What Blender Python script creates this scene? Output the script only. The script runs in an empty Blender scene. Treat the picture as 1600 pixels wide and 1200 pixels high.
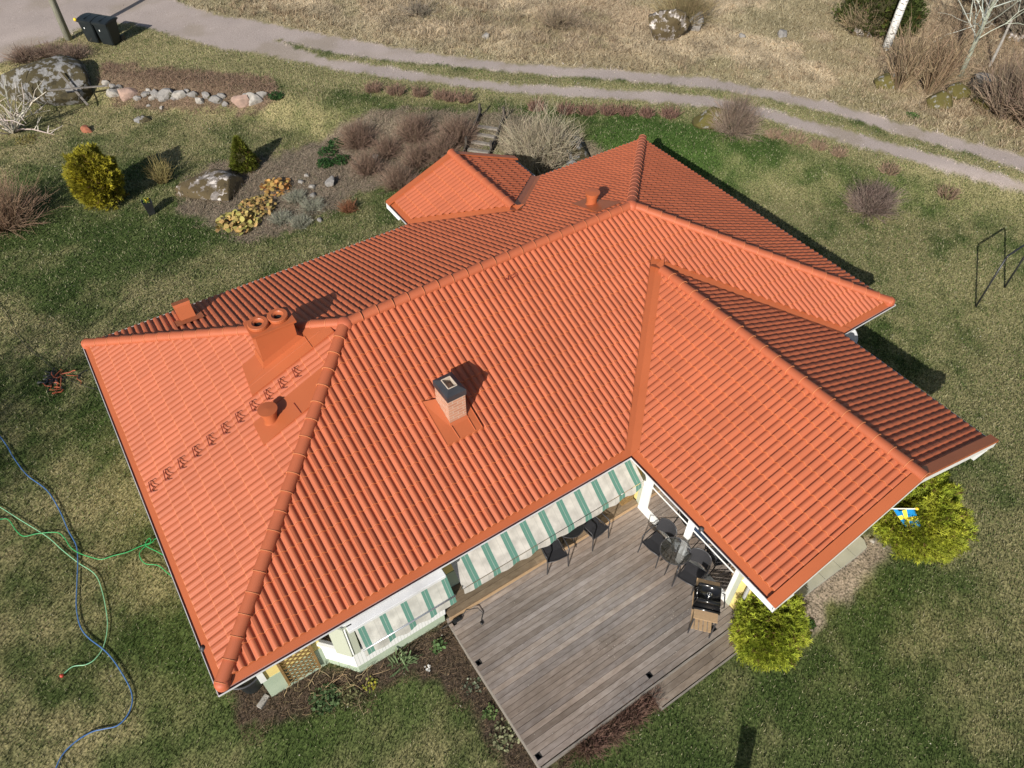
import bpy, bmesh, math, random
import numpy as np
from mathutils import Vector, Matrix, noise as mnoise

S = bpy.context.scene
C = S.collection
R = math.radians
# ------------------------------------------------------------------ camera
CX = np.array([1.58831175, -6.37634272, 12.63189748])
YAW, PIT, ROL, FPX = 0.5919535, -0.8324192, 0.0055552, 1151.952
def _cam():
    fw = np.array([math.sin(YAW)*math.cos(PIT), math.cos(YAW)*math.cos(PIT), math.sin(PIT)])
    r = np.array([math.cos(YAW), -math.sin(YAW), 0]); u = np.cross(r, fw)
    c, s = math.cos(ROL), math.sin(ROL)
    return fw, c*r+s*u, -s*r+c*u
FW, RT, UP = _cam()
cd = bpy.data.cameras.new('camera'); cam = bpy.data.objects.new('camera', cd); C.objects.link(cam)
cd.sensor_width = 36; cd.lens = FPX/1600*36; cd.clip_end = 2000; cd.clip_start = 0.1
cam.matrix_world = Matrix(((RT[0], UP[0], -FW[0], CX[0]), (RT[1], UP[1], -FW[1], CX[1]),
                           (RT[2], UP[2], -FW[2], CX[2]), (0, 0, 0, 1)))
S.camera = cam
# ------------------------------------------------------------------ light
SAZ, SEL = 0.974, 0.5107          # azimuth the light travels towards (from +y to +x), elevation
w = bpy.data.worlds.new('World'); S.world = w; w.use_nodes = True
nt = w.node_tree; bg = nt.nodes['Background']
sky = nt.nodes.new('ShaderNodeTexSky'); sky.sky_type = 'NISHITA'; sky.sun_disc = False
sky.sun_elevation = SEL; sky.sun_rotation = SAZ+math.pi
sky.air_density = 1.0; sky.dust_density = 1.5
nt.links.new(sky.outputs[0], bg.inputs[0]); bg.inputs[1].default_value = 0.066
sd = bpy.data.lights.new('sun', 'SUN'); sun = bpy.data.objects.new('sun', sd); C.objects.link(sun)
sd.energy = 4.5; sd.angle = R(0.5); sd.color = (1, 0.95, 0.87)
sun.rotation_euler = Vector((math.sin(SAZ)*math.cos(SEL), math.cos(SAZ)*math.cos(SEL), -math.sin(SEL))).to_track_quat('-Z', 'Y').to_euler()
S.view_settings.view_transform = 'Standard'; S.view_settings.look = 'None'
S.view_settings.exposure = 0.32; S.view_settings.gamma = 1
S.render.engine = 'CYCLES'

# ------------------------------------------------------------------ numeric helpers
rng = np.random.default_rng(7)
def ss(t): t = np.clip(t, 0, 1); return t*t*(3-2*t)
def vnoise(x, y, sc, seed=0):
    x = np.asarray(x, float)/sc; y = np.asarray(y, float)/sc
    xi = np.floor(x).astype(np.int64); yi = np.floor(y).astype(np.int64)
    fx = x-xi; fy = y-yi; fx = fx*fx*(3-2*fx); fy = fy*fy*(3-2*fy)
    def h(a, b):
        n = (a*374761393 + b*668265263 + seed*1442695041) & 0xffffffff
        n = ((n ^ (n >> 13))*1274126177) & 0xffffffff
        n = (n ^ (n >> 16)) & 0xffffffff
        return n/4294967295.0
    a = h(xi, yi)*(1-fx)+h(xi+1, yi)*fx; b = h(xi, yi+1)*(1-fx)+h(xi+1, yi+1)*fx
    return a*(1-fy)+b*fy
def fbm(x, y, sc, seed=0, o=4):
    t = 0; a = 1; m = 0
    for i in range(o):
        t = t+a*vnoise(x, y, sc/2**i, seed+i*17); m += a; a *= .55
    return t/m
def ground_z(x, y):
    x = np.asarray(x, float); y = np.asarray(y, float)
    s = (x+y)*.7071
    z = -2.65+.5*ss((y+2)/4.5)-.12*ss((s-16)/4)*ss((6-x)/8)
    left = ss((12-x)/4)
    s0 = 19.9+left*1.7; wd = 3.0-left*1.3
    z = z+.62*ss((s-s0)/wd)+.02*np.clip(s-28, 0, 30)
    z = z+.07*(fbm(x, y, 3.0, 3, 2)-.5)*ss((s-16)/5)
    return z
def gz(x, y): return float(ground_z(x, y))
def ray(px, py):
    d = FW*FPX+RT*(px-800)-UP*(py-600); return d/np.linalg.norm(d)
def at(px, py, z):                 # point seen at a photo position, on the level z
    d = ray(px, py); return CX+d*(z-CX[2])/d[2]
def G(px, py):                     # the same on the terrain
    z = -2.4
    for i in range(14):
        p = at(px, py, z); z = .4*z+.6*gz(p[0], p[1])
    return at(px, py, z)

# ------------------------------------------------------------------ materials
def mat(name, col, col2=None, scale=4, rough=.7, bump=0, bscale=30, metal=0, attr=None, detail=6, spec=.5, coat=0, stretch=None, contrast=(.35, .65), bdist=.01, hv=0):
    m = bpy.data.materials.new(name); m.use_nodes = True; n = m.node_tree.nodes; l = m.node_tree.links
    p = n['Principled BSDF']; p.inputs['Roughness'].default_value = rough; p.inputs['Metallic'].default_value = metal
    p.inputs['Specular IOR Level'].default_value = spec; p.inputs['Coat Weight'].default_value = coat
    tc = n.new('ShaderNodeTexCoord'); src = tc.outputs['Object']
    if stretch:
        mp = n.new('ShaderNodeMapping'); mp.inputs['Scale'].default_value = stretch; l.new(src, mp.inputs[0]); src = mp.outputs[0]
    if col2 is not None:
        t = n.new('ShaderNodeTexNoise'); t.inputs['Scale'].default_value = scale; t.inputs['Detail'].default_value = detail
        l.new(src, t.inputs['Vector'])
        r = n.new('ShaderNodeValToRGB'); e = r.color_ramp.elements
        e[0].position, e[1].position = contrast; e[0].color = (*col, 1); e[1].color = (*col2, 1)
        l.new(t.outputs['Fac'], r.inputs[0]); out = r.outputs[0]
    else:
        rgb = n.new('ShaderNodeRGB'); rgb.outputs[0].default_value = (*col, 1); out = rgb.outputs[0]
    if attr:
        a = n.new('ShaderNodeAttribute'); a.attribute_name = attr
        mx = n.new('ShaderNodeMix'); mx.data_type = 'RGBA'; mx.blend_type = 'MULTIPLY'; mx.inputs[0].default_value = 1
        l.new(out, mx.inputs[6]); l.new(a.outputs['Color'], mx.inputs[7]); out = mx.outputs[2]
    l.new(out, p.inputs['Base Color'])
    if bump:
        t2 = n.new('ShaderNodeTexNoise'); t2.inputs['Scale'].default_value = bscale; t2.inputs['Detail'].default_value = 5
        l.new(src, t2.inputs['Vector'])
        b = n.new('ShaderNodeBump'); b.inputs['Strength'].default_value = bump; b.inputs['Distance'].default_value = bdist
        l.new(t2.outputs['Fac'], b.inputs['Height']); l.new(b.outputs[0], p.inputs['Normal'])
    return m
def leafmat(name, transl=.25, rough=.7):
    m = bpy.data.materials.new(name); m.use_nodes = True; n = m.node_tree.nodes; l = m.node_tree.links
    p = n['Principled BSDF']; p.inputs['Roughness'].default_value = rough; p.inputs['Specular IOR Level'].default_value = .25
    a = n.new('ShaderNodeAttribute'); a.attribute_name = 'Col'; l.new(a.outputs['Color'], p.inputs['Base Color'])
    t = n.new('ShaderNodeBsdfTranslucent'); l.new(a.outputs['Color'], t.inputs['Color'])
    mx = n.new('ShaderNodeMixShader'); mx.inputs[0].default_value = transl
    l.new(p.outputs[0], mx.inputs[1]); l.new(t.outputs[0], mx.inputs[2]); l.new(mx.outputs[0], n['Material Output'].inputs['Surface'])
    return m
M = {}
M['tile'] = mat('roof_tile', (.475, .124, .053), (.415, .107, .045), 1.1, .62, .12, 90, attr='Col', contrast=(.3, .75), bdist=.004)
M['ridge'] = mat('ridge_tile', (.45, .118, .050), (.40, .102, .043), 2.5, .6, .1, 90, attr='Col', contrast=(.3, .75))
M['capmat'] = mat('ridge_end_cap', (.50, .125, .056), (.42, .10, .046), 2.5, .6, .1, 90, contrast=(.3, .75))
M['sheet'] = mat('painted_sheet_metal', (.45, .120, .045), (.41, .108, .040), .8, .42, .03, 5, spec=.5)
M['rustred'] = mat('dark_red_steel', (.24, .045, .025), rough=.5)
M['gutter'] = mat('white_gutter_steel', (.74, .75, .77), (.60, .60, .61), 2.0, .4)
M['gutin'] = mat('gutter_inside_roof_reflection', (.30, .13, .11), (.42, .26, .24), 1.2, .55)  # reddish tone puts the roof's reflection into the gutter's colour
M['brick'] = None
M['blackmetal'] = mat('black_sheet', (.035, .036, .042), (.05, .051, .058), 3, .5, spec=.35)
M['flue_black'] = mat('flue_black', (.01, .01, .01), rough=.95)  # flat black for the plates that close the flues
M['clay'] = mat('concrete_cream', (.55, .45, .36), (.42, .35, .28), 8, .9)
M['white'] = mat('white_paint', (.80, .81, .80), (.74, .75, .73), 3, .5)
M['greige'] = mat('greenish_grey_paint', (.46, .49, .40), rough=.55)
M['plinth'] = mat('pale_green_plinth', (.42, .50, .38), (.36, .44, .33), 2, .8, .3, 60)
M['yellow'] = mat('yellow_wall_paint', (.78, .64, .25), (.72, .58, .22), 2, .7)
M['greywood'] = mat('blue_grey_wood', (.22, .26, .32), (.17, .20, .25), 5, .6)
M['black'] = mat('black_plastic', (.018, .019, .021), (.026, .028, .03), 4, .38, .1, 120)
M['blackfab'] = mat('black_mesh_fabric', (.022, .022, .026), rough=.8, bump=.4, bscale=400)
M['steel'] = mat('dark_steel_tube', (.055, .055, .06), rough=.35, metal=.3)
M['bin'] = mat('green_black_bin', (.011, .015, .017), (.016, .021, .023), 3, .45)
M['enamel'] = mat('black_enamel', (.012, .012, .013), rough=.18)
M['chrome'] = mat('polished_metal', (.7, .7, .7), rough=.2, metal=1)
M['lightwood'] = mat('pale_wood', (.48, .33, .19), (.38, .25, .14), 14, .7, stretch=(1, 8, 8))
M['oldwood'] = mat('weathered_wood', (.30, .27, .235), (.17, .15, .13), 10, .85, .4, 40, stretch=(.6, 6, 6))
M['darkwood'] = mat('dark_old_wood', (.10, .085, .07), (.05, .042, .035), 10, .9, .4, 40)
M['goldwood'] = mat('brown_stained_wood', (.28, .17, .06), (.19, .115, .04), 10, .75)
M['deck'] = mat('deck_boards', (1, 1, 1), (.70, .67, .64), 7, .82, .3, 60, attr='Col', stretch=(.8, 2.2, 2.2), contrast=(.32, .70), detail=9)
M['pole'] = mat('grey_green_pole', (.34, .34, .27), (.24, .23, .18), 6, .85, stretch=(6, 6, .6))
M['birch'] = mat('birch_bark', (.80, .79, .76), (.12, .10, .09), 3, .7, .3, 30, stretch=(2, 2, 7), contrast=(.55, .60))
M['lichenbark'] = mat('lichen_bark', (.30, .34, .26), (.20, .19, .15), 12, .85, .5, 30)
M['twig'] = leafmat('twig_bark', .02, .8)
M['leaf'] = leafmat('foliage', .25)
M['blade'] = leafmat('grass_blades', .2)
M['concrete'] = mat('concrete_slab', (.36, .36, .31), (.31, .31, .26), 3, .9, .2, 80)
M['alu'] = mat('aluminium', (.62, .64, .68), rough=.35, metal=.7)
M['orange'] = mat('orange_webbing', (.36, .09, .04), rough=.7)
M['blue'] = mat('blue_hose', (.06, .15, .36), rough=.4)
M['green'] = mat('green_hose', (.04, .38, .12), rough=.4)
M['mint'] = mat('light_green_hose', (.25, .55, .32), rough=.4)
M['dkcable'] = mat('dark_cable', (.03, .03, .03), rough=.6)
M['red'] = mat('red_plastic', (.45, .05, .03), rough=.5)
M['yel'] = mat('yellow_plastic', (.85, .55, .04), rough=.5)
M['curtain'] = mat('curtain_cloth', (.62, .66, .62), (.52, .56, .53), 3, .9)
M['inner'] = mat('dark_room', (.03, .028, .026), rough=.9)
M['redbrick'] = mat('red_stone', (.36, .13, .07), (.24, .09, .05), 9, .9, .4, 40)
M['fblue'] = mat('flag_blue', (.0, .20, .50), rough=.8)
M['fyel'] = mat('flag_yellow', (.85, .68, .06), rough=.8)
M['dish'] = mat('pale_dish', (.66, .67, .68), rough=.4)
M['mulch'] = mat('mulch', (.10, .075, .055), (.05, .036, .027), 30, .95, .8, 40)

def rockmat(name, base, base2, moss, lich, mossamt=.5, lichamt=.6):
    m = bpy.data.materials.new(name); m.use_nodes = True; n = m.node_tree.nodes; l = m.node_tree.links
    p = n['Principled BSDF']; p.inputs['Roughness'].default_value = .9
    tc = n.new('ShaderNodeTexCoord')
    def ns(s, d=6):
        t = n.new('ShaderNodeTexNoise'); t.inputs['Scale'].default_value = s; t.inputs['Detail'].default_value = d; t.inputs['Roughness'].default_value = .65
        l.new(tc.outputs['Object'], t.inputs['Vector']); return t.outputs['Fac']
    def ramp(f, a, b, ca, cb):
        r = n.new('ShaderNodeValToRGB'); e = r.color_ramp.elements; e[0].position = a; e[1].position = b; e[0].color = ca; e[1].color = cb; l.new(f, r.inputs[0]); return r.outputs[0]
    def mix(f, a, b):
        x = n.new('ShaderNodeMix'); x.data_type = 'RGBA'; l.new(f, x.inputs[0]); l.new(a, x.inputs[6])
        if isinstance(b, tuple): x.inputs[7].default_value = b
        else: l.new(b, x.inputs[7])
        return x.outputs[2]
    K, W_ = (0, 0, 0, 1), (1, 1, 1, 1)
    c = ramp(ns(9), .35, .65, (*base, 1), (*base2, 1))
    c = mix(ramp(ns(4.6, 10), 1-lichamt-.015, 1-lichamt+.02, K, W_), c, (*lich, 1))
    c = mix(ramp(ns(2.6, 12), 1-mossamt-.015, 1-mossamt+.025, K, W_), c, (*moss, 1))
    c = mix(ramp(ns(2.1, 3), .60, .66, K, W_), c, (moss[0]*.6, moss[1]*.6, moss[2]*.6, 1))
    l.new(c, p.inputs['Base Color'])
    b = n.new('ShaderNodeBump'); b.inputs['Strength'].default_value = .7; b.inputs['Distance'].default_value = .03; l.new(ns(14, 8), b.inputs['Height']); l.new(b.outputs[0], p.inputs['Normal'])
    return m
M['rock'] = rockmat('grey_mossy_rock', (.15, .145, .14), (.27, .265, .26), (.060, .048, .020), (.30, .305, .30), .53, .38)
M['rockpink'] = rockmat('pink_lichen_rock', (.16, .14, .125), (.27, .24, .22), (.085, .062, .028), (.58, .53, .49), .54, .46)
M['stone'] = rockmat('field_stone', (.28, .265, .25), (.18, .17, .16), (.09, .08, .035), (.42, .41, .39), .36, .34) if True else mat('x', (.34, .32, .30), (.22, .21, .20), 9, .9, .5, 30)
M['stonepink'] = mat('pink_granite', (.40, .27, .215), (.24, .17, .14), 4, .9, .5, 30)
M['stonewhite'] = mat('pale_stone', (.40, .37, .335), (.22, .21, .19), 6, .9, .5, 30)
M['rockmoss'] = rockmat('olive_moss_rock', (.20, .19, .17), (.30, .29, .27), (.10, .085, .02), (.42, .41, .38), .60, .40)

def brickmat():
    m = bpy.data.materials.new('pink_brick'); m.use_nodes = True; n = m.node_tree.nodes; l = m.node_tree.links
    p = n['Principled BSDF']; p.inputs['Roughness'].default_value = .85
    tc = n.new('ShaderNodeTexCoord'); sx = n.new('ShaderNodeSeparateXYZ'); l.new(tc.outputs['Object'], sx.inputs[0])
    ad = n.new('ShaderNodeMath'); l.new(sx.outputs[0], ad.inputs[0]); l.new(sx.outputs[1], ad.inputs[1])
    cb = n.new('ShaderNodeCombineXYZ'); l.new(ad.outputs[0], cb.inputs[0]); l.new(sx.outputs[2], cb.inputs[1])
    b = n.new('ShaderNodeTexBrick'); b.inputs['Scale'].default_value = 1; b.inputs['Brick Width'].default_value = .23; b.inputs['Row Height'].default_value = .075
    b.inputs['Mortar Size'].default_value = .012; b.inputs['Color1'].default_value = (.44, .20, .12, 1); b.inputs['Color2'].default_value = (.52, .26, .165, 1); b.inputs['Mortar'].default_value = (.52, .37, .28, 1)
    l.new(cb.outputs[0], b.inputs['Vector']); l.new(b.outputs['Color'], p.inputs['Base Color'])
    bp = n.new('ShaderNodeBump'); bp.inputs['Strength'].default_value = .5; bp.inputs['Distance'].default_value = .005; l.new(b.outputs['Fac'], bp.inputs['Height']); bp.invert = True; l.new(bp.outputs[0], p.inputs['Normal'])
    return m
M['brick'] = brickmat()
def sidingmat():
    m = bpy.data.materials.new('white_board_siding'); m.use_nodes = True; n = m.node_tree.nodes; l = m.node_tree.links
    p = n['Principled BSDF']; p.inputs['Roughness'].default_value = .6
    tc = n.new('ShaderNodeTexCoord'); sx = n.new('ShaderNodeSeparateXYZ'); l.new(tc.outputs['Object'], sx.inputs[0])
    ad = n.new('ShaderNodeMath'); ad.operation = 'SUBTRACT'; l.new(sx.outputs[0], ad.inputs[0]); l.new(sx.outputs[1], ad.inputs[1])
    mu = n.new('ShaderNodeMath'); mu.operation = 'MULTIPLY'; mu.inputs[1].default_value = 1/.07; l.new(ad.outputs[0], mu.inputs[0])
    fr = n.new('ShaderNodeMath'); fr.operation = 'FRACT'; l.new(mu.outputs[0], fr.inputs[0])
    lt = n.new('ShaderNodeMath'); lt.operation = 'LESS_THAN'; lt.inputs[1].default_value = .13; l.new(fr.outputs[0], lt.inputs[0])
    mx = n.new('ShaderNodeMix'); mx.data_type = 'RGBA'; l.new(lt.outputs[0], mx.inputs[0]); mx.inputs[6].default_value = (.80, .81, .80, 1); mx.inputs[7].default_value = (.52, .55, .52, 1)
    l.new(mx.outputs[2], p.inputs['Base Color'])
    return m
M['siding'] = sidingmat()
def glassmat(name, tint, refl, ior=1.9):
    m = bpy.data.materials.new(name); m.use_nodes = True; n = m.node_tree.nodes; l = m.node_tree.links
    n.remove(n['Principled BSDF'])
    t = n.new('ShaderNodeBsdfTransparent'); t.inputs[0].default_value = (*tint, 1)
    g = n.new('ShaderNodeBsdfGlossy'); g.inputs['Roughness'].default_value = refl
    f = n.new('ShaderNodeFresnel'); f.inputs[0].default_value = ior
    mx = n.new('ShaderNodeMixShader'); l.new(f.outputs[0], mx.inputs[0]); l.new(t.outputs[0], mx.inputs[1]); l.new(g.outputs[0], mx.inputs[2])
    l.new(mx.outputs[0], n['Material Output'].inputs['Surface']); return m
M['glass'] = glassmat('window_glass', (.72, .78, .76), .01, 2.6)
M['tglass'] = glassmat('smoked_glass', (.50, .52, .54), .04, 1.8)
def stripemat(name, x0, period, duty, c1, c2, seams=True):
    m = bpy.data.materials.new(name); m.use_nodes = True; n = m.node_tree.nodes; l = m.node_tree.links
    p = n['Principled BSDF']; p.inputs['Roughness'].default_value = .85; p.inputs['Specular IOR Level'].default_value = .2
    tc = n.new('ShaderNodeTexCoord'); sx = n.new('ShaderNodeSeparateXYZ'); l.new(tc.outputs['Object'], sx.inputs[0])
    def mt(op, a, b=None):
        k = n.new('ShaderNodeMath'); k.operation = op
        if hasattr(a, 'links'): l.new(a, k.inputs[0])
        else: k.inputs[0].default_value = a
        if b is not None:
            if hasattr(b, 'links'): l.new(b, k.inputs[1])
            else: k.inputs[1].default_value = b
        return k.outputs[0]
    u = mt('FRACT', mt('DIVIDE', mt('SUBTRACT', sx.outputs[0], x0-50*period), period))
    s = mt('LESS_THAN', u, duty)
    thin = mt('LESS_THAN', mt('ABSOLUTE', mt('SUBTRACT', u, duty*.5)), .012)
    s2 = mt('SUBTRACT', s, mt('MULTIPLY', thin, .45))
    seam = mt('LESS_THAN', mt('ABSOLUTE', mt('SUBTRACT', u, duty+.62*(1-duty))), .01)
    ns = n.new('ShaderNodeTexNoise'); ns.inputs['Scale'].default_value = 5; ns.inputs['Detail'].default_value = 7; l.new(tc.outputs['Object'], ns.inputs['Vector'])
    rp = n.new('ShaderNodeValToRGB'); e = rp.color_ramp.elements; e[0].position = .35; e[1].position = .65; e[0].color = (*[k*.72 for k in c1], 1); e[1].color = (*c1, 1); l.new(ns.outputs['Fac'], rp.inputs[0])
    mx = n.new('ShaderNodeMix'); mx.data_type = 'RGBA'; l.new(s2, mx.inputs[0]); l.new(rp.outputs[0], mx.inputs[6]); mx.inputs[7].default_value = (*c2, 1)
    mx2 = n.new('ShaderNodeMix'); mx2.data_type = 'RGBA'; l.new(mt('MULTIPLY', seam, .35), mx2.inputs[0]); l.new(mx.outputs[2], mx2.inputs[6]); mx2.inputs[7].default_value = (.25, .25, .22, 1)
    l.new(mx2.outputs[2], p.inputs['Base Color'])
    return m

# ------------------------------------------------------------------ mesh helpers
class MB:
    def __init__(s): s.v = []; s.f = []; s.m = []; s.cur = 0
    def q(s, *p):
        i = len(s.v); s.v += [tuple(a) for a in p]; s.f.append(tuple(range(i, i+len(p)))); s.m.append(s.cur)
    def add(s, vs, fs):
        i = len(s.v); s.v += [tuple(a) for a in vs]; s.f += [tuple(k+i for k in f) for f in fs]; s.m += [s.cur]*len(fs)
    def box(s, a, b, bev=0):
        x0, y0, z0 = a; x1, y1, z1 = b
        if bev <= 0:
            s.add([(x0, y0, z0), (x1, y0, z0), (x1, y1, z0), (x0, y1, z0), (x0, y0, z1), (x1, y0, z1), (x1, y1, z1), (x0, y1, z1)],
                  [(0, 3, 2, 1), (4, 5, 6, 7), (0, 1, 5, 4), (1, 2, 6, 5), (2, 3, 7, 6), (3, 0, 4, 7)])
        else:
            bm = bmesh.new(); bmesh.ops.create_cube(bm, size=1)
            for v in bm.verts: v.co = Vector(((x0+x1)/2+v.co.x*(x1-x0), (y0+y1)/2+v.co.y*(y1-y0), (z0+z1)/2+v.co.z*(z1-z0)))
            bmesh.ops.bevel(bm, geom=bm.edges[:], offset=bev, segments=2, affect='EDGES')
            s.bm(bm)
    def obox(s, c, ax, ay, az):    # oriented box: centre and three half axes
        c = np.array(c, float); ax = np.array(ax, float); ay = np.array(ay, float); az = np.array(az, float)
        vs = [c+i*ax+j*ay+k*az for k in (-1, 1) for (i, j) in ((-1, -1), (1, -1), (1, 1), (-1, 1))]
        s.add(vs, [(0, 3, 2, 1), (4, 5, 6, 7), (0, 1, 5, 4), (1, 2, 6, 5), (2, 3, 7, 6), (3, 0, 4, 7)])
    def bm(s, bm):
        i = len(s.v)
        bm.verts.ensure_lookup_table()
        s.v += [tuple(v.co) for v in bm.verts]
        for f in bm.faces: s.f.append(tuple(v.index+i for v in f.verts)); s.m.append(s.cur)
        bm.free()
    def tube(s, pts, r, n=8, cap=True):
        P = [Vector(p) for p in pts]; rr = r if hasattr(r, '__len__') else [r]*len(P)
        i0 = len(s.v); up = None
        for k, p in enumerate(P):
            t = (P[min(k+1, len(P)-1)]-P[max(k-1, 0)]).normalized()
            if up is None:
                up = Vector((0, 0, 1)) if abs(t.z) < .9 else Vector((1, 0, 0))
            a = t.cross(up)
            if a.length < 1e-5: a = t.cross(Vector((0, 1, 0.1)))
            a.normalize(); b = a.cross(t).normalized(); up = b
            for j in range(n):
                g = 2*math.pi*j/n; s.v.append(tuple(p+(a*math.cos(g)+b*math.sin(g))*rr[k]))
        for k in range(len(P)-1):
            for j in range(n):
                s.f.append((i0+k*n+j, i0+k*n+(j+1) % n, i0+(k+1)*n+(j+1) % n, i0+(k+1)*n+j)); s.m.append(s.cur)
        if cap:
            s.f.append(tuple(i0+j for j in range(n))[::-1]); s.m.append(s.cur)
            s.f.append(tuple(i0+(len(P)-1)*n+j for j in range(n))); s.m.append(s.cur)
    def lathe(s, c, prof, n=24, axis=None, sq=1):
        c = Vector(c); i0 = len(s.v)
        q = Vector((0, 0, 1)).rotation_difference(Vector(axis)) if axis else None
        for (r, z) in prof:
            for j in range(n):
                g = 2*math.pi*j/n; p = Vector((r*math.cos(g)*sq, r*math.sin(g), z))
                if q: p = q @ p
                s.v.append(tuple(c+p))
        for k in range(len(prof)-1):
            for j in range(n):
                s.f.append((i0+k*n+j, i0+k*n+(j+1) % n, i0+(k+1)*n+(j+1) % n, i0+(k+1)*n+j)); s.m.append(s.cur)
    def build(s, name, mats, parent=None, smooth=False, loc=None):
        me = bpy.data.meshes.new(name)
        off = Vector((0, 0, 0))
        if parent is not None: off = WORLD[parent.name]
        elif loc is not None: off = Vector(loc)
        me.from_pydata([tuple(Vector(v)-off) for v in s.v], [], s.f)
        for mm in (mats if isinstance(mats, (list, tuple)) else [mats]): me.materials.append(mm)
        if any(s.m): me.polygons.foreach_set('material_index', s.m)
        if smooth: me.polygons.foreach_set('use_smooth', [True]*len(s.f))
        me.update()
        o = bpy.data.objects.new(name, me); C.objects.link(o)
        if parent is not None: o.parent = parent; WORLD[o.name] = off
        else: o.location = off; WORLD[o.name] = off
        return o
WORLD = {}
def tag(o, label=None, cat=None, group=None, kind=None):
    if label: o['label'] = label
    if cat: o['category'] = cat
    if group: o['group'] = group
    if kind: o['kind'] = kind
    return o
def thing(name, label, cat, loc=(0, 0, 0), group=None):
    o = bpy.data.objects.new(name, None); C.objects.link(o); o.location = loc; o.empty_display_size = .1
    WORLD[o.name] = Vector(loc); return tag(o, label, cat, group)
def npmesh(name, V, F, mats, col=None, loc=None, parent=None, smooth=False):
    V = np.asarray(V, np.float32).reshape(-1, 3); F = np.asarray(F, np.int32); k = F.shape[1]
    off = np.zeros(3) if loc is None else np.array(loc, float)
    if parent is not None: off = np.array(WORLD[parent.name])
    V = (V-off).astype(np.float32)
    me = bpy.data.meshes.new(name); me.vertices.add(len(V)); me.vertices.foreach_set('co', V.ravel())
    me.loops.add(F.size); me.loops.foreach_set('vertex_index', F.ravel())
    me.polygons.add(len(F)); me.polygons.foreach_set('loop_start', np.arange(0, F.size, k, dtype=np.int32)); me.polygons.foreach_set('loop_total', np.full(len(F), k, np.int32))
    me.polygons.foreach_set('use_smooth', np.full(len(F), bool(smooth)))
    me.update(calc_edges=True)
    if col is not None:
        a = me.color_attributes.new('Col', 'FLOAT_COLOR', 'POINT')
        c = np.ones((len(V), 4), np.float32); c[:, :np.shape(col)[-1]] = col; a.data.foreach_set('color', c.ravel())
    for mm in (mats if isinstance(mats, (list, tuple)) else [mats]): me.materials.append(mm)
    o = bpy.data.objects.new(name, me); C.objects.link(o)
    if parent is not None: o.parent = parent
    else: o.location = tuple(off)
    WORLD[o.name] = Vector(off)
    return o
def tubes_np(P, Rr, n=3):          # P (N,k,3), Rr (N,k) -> verts, quads
    N, k, _ = P.shape
    T = np.zeros_like(P); T[:, 1:-1] = P[:, 2:]-P[:, :-2]; T[:, 0] = P[:, 1]-P[:, 0]; T[:, -1] = P[:, -1]-P[:, -2]
    T /= np.linalg.norm(T, axis=2, keepdims=True)+1e-9
    ref = np.where(np.abs(T[..., 2:3]) < .9, np.array([0, 0, 1.]), np.array([1., 0, 0]))
    A = np.cross(T, ref); A /= np.linalg.norm(A, axis=2, keepdims=True)+1e-9; B = np.cross(T, A)
    V = np.zeros((N, k, n, 3))
    for j in range(n):
        g = 2*math.pi*j/n; V[:, :, j] = P+(A*math.cos(g)+B*math.sin(g))*Rr[..., None]
    i = np.arange(N)[:, None, None]*k*n; kk = np.arange(k-1)[None, :, None]*n; j = np.arange(n)[None, None, :]; j2 = (j+1) % n
    F = np.stack([i+kk+j, i+kk+j2, i+kk+n+j2, i+kk+n+j], -1).reshape(-1, 4)
    return V.reshape(-1, 3), F

# ================================================================== GROUND
def sdpoly(x, y, P):               # >0 inside, distance to a closed polygon
    P = np.asarray(P)[:, :2]; d = np.full(x.shape, 1e9); ins = np.zeros(x.shape, bool)
    for i in range(len(P)):
        a = P[i]; b = P[(i+1) % len(P)]; e = b-a
        t = np.clip(((x-a[0])*e[0]+(y-a[1])*e[1])/(e@e+1e-12), 0, 1)
        d = np.minimum(d, np.hypot(x-a[0]-t*e[0], y-a[1]-t*e[1]))
        c = ((a[1] > y) != (b[1] > y)) & (x < (b[0]-a[0])*(y-a[1])/(b[1]-a[1]+1e-12)+a[0])
        ins ^= c
    return np.where(ins, d, -d)
def poly(pts): return np.array([G(*p)[:2] for p in pts])
road_w = poly([(-60, -60), (250, -10), (300, 12), (345, 24), (400, 31), (460, 45), (520, 56), (600, 71), (700, 87), (800, 98),
               (900, 105), (1000, 113), (1100, 120), (1200, 140), (1300, 160), (1400, 190), (1500, 217), (1600, 245), (1680, 268),
               (1680, 292), (1600, 266), (1500, 236), (1400, 209), (1300, 177), (1200, 155), (1100, 137), (1000, 128), (900, 121), (800, 114), (700, 102), (600, 94), (520, 84),
               (430, 62), (440, 66), (520, 92), (600, 104), (700, 119), (800, 131), (900, 136), (1000, 141), (1100, 149), (1200, 171), (1300, 196), (1400, 224), (1500, 254), (1600, 284), (1680, 308),
               (1680, 328), (1600, 303), (1500, 276), (1400, 246), (1300, 218), (1200, 187), (1100, 166), (1000, 158), (900, 152), (800, 146), (700, 133), (600, 121), (500, 105),
               (400, 84), (340, 76), (290, 62), (240, 48), (200, 36), (160, 40), (120, 45), (95, 62), (60, 72), (20, 92), (-20, 112), (-80, 130)])
meadow_w = poly([(250, -12), (300, 20), (400, 40), (600, 82), (800, 107), (1000, 121), (1100, 129), (1200, 149), (1400, 200), (1600, 256), (1800, 312), (1900, 100), (1700, -100), (900, -140), (500, -120)])
verge_w = poly([(400, 60), (600, 88), (800, 108), (1100, 128), (1200, 148), (1400, 200), (1600, 256), (1700, 330), (1720, 370), (1600, 322), (1480, 300), (1360, 275), (1240, 235), (1170, 215), (1000, 182), (860, 175), (700, 165), (560, 150), (420, 135), (260, 110), (180, 80), (300, 66)])
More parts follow.
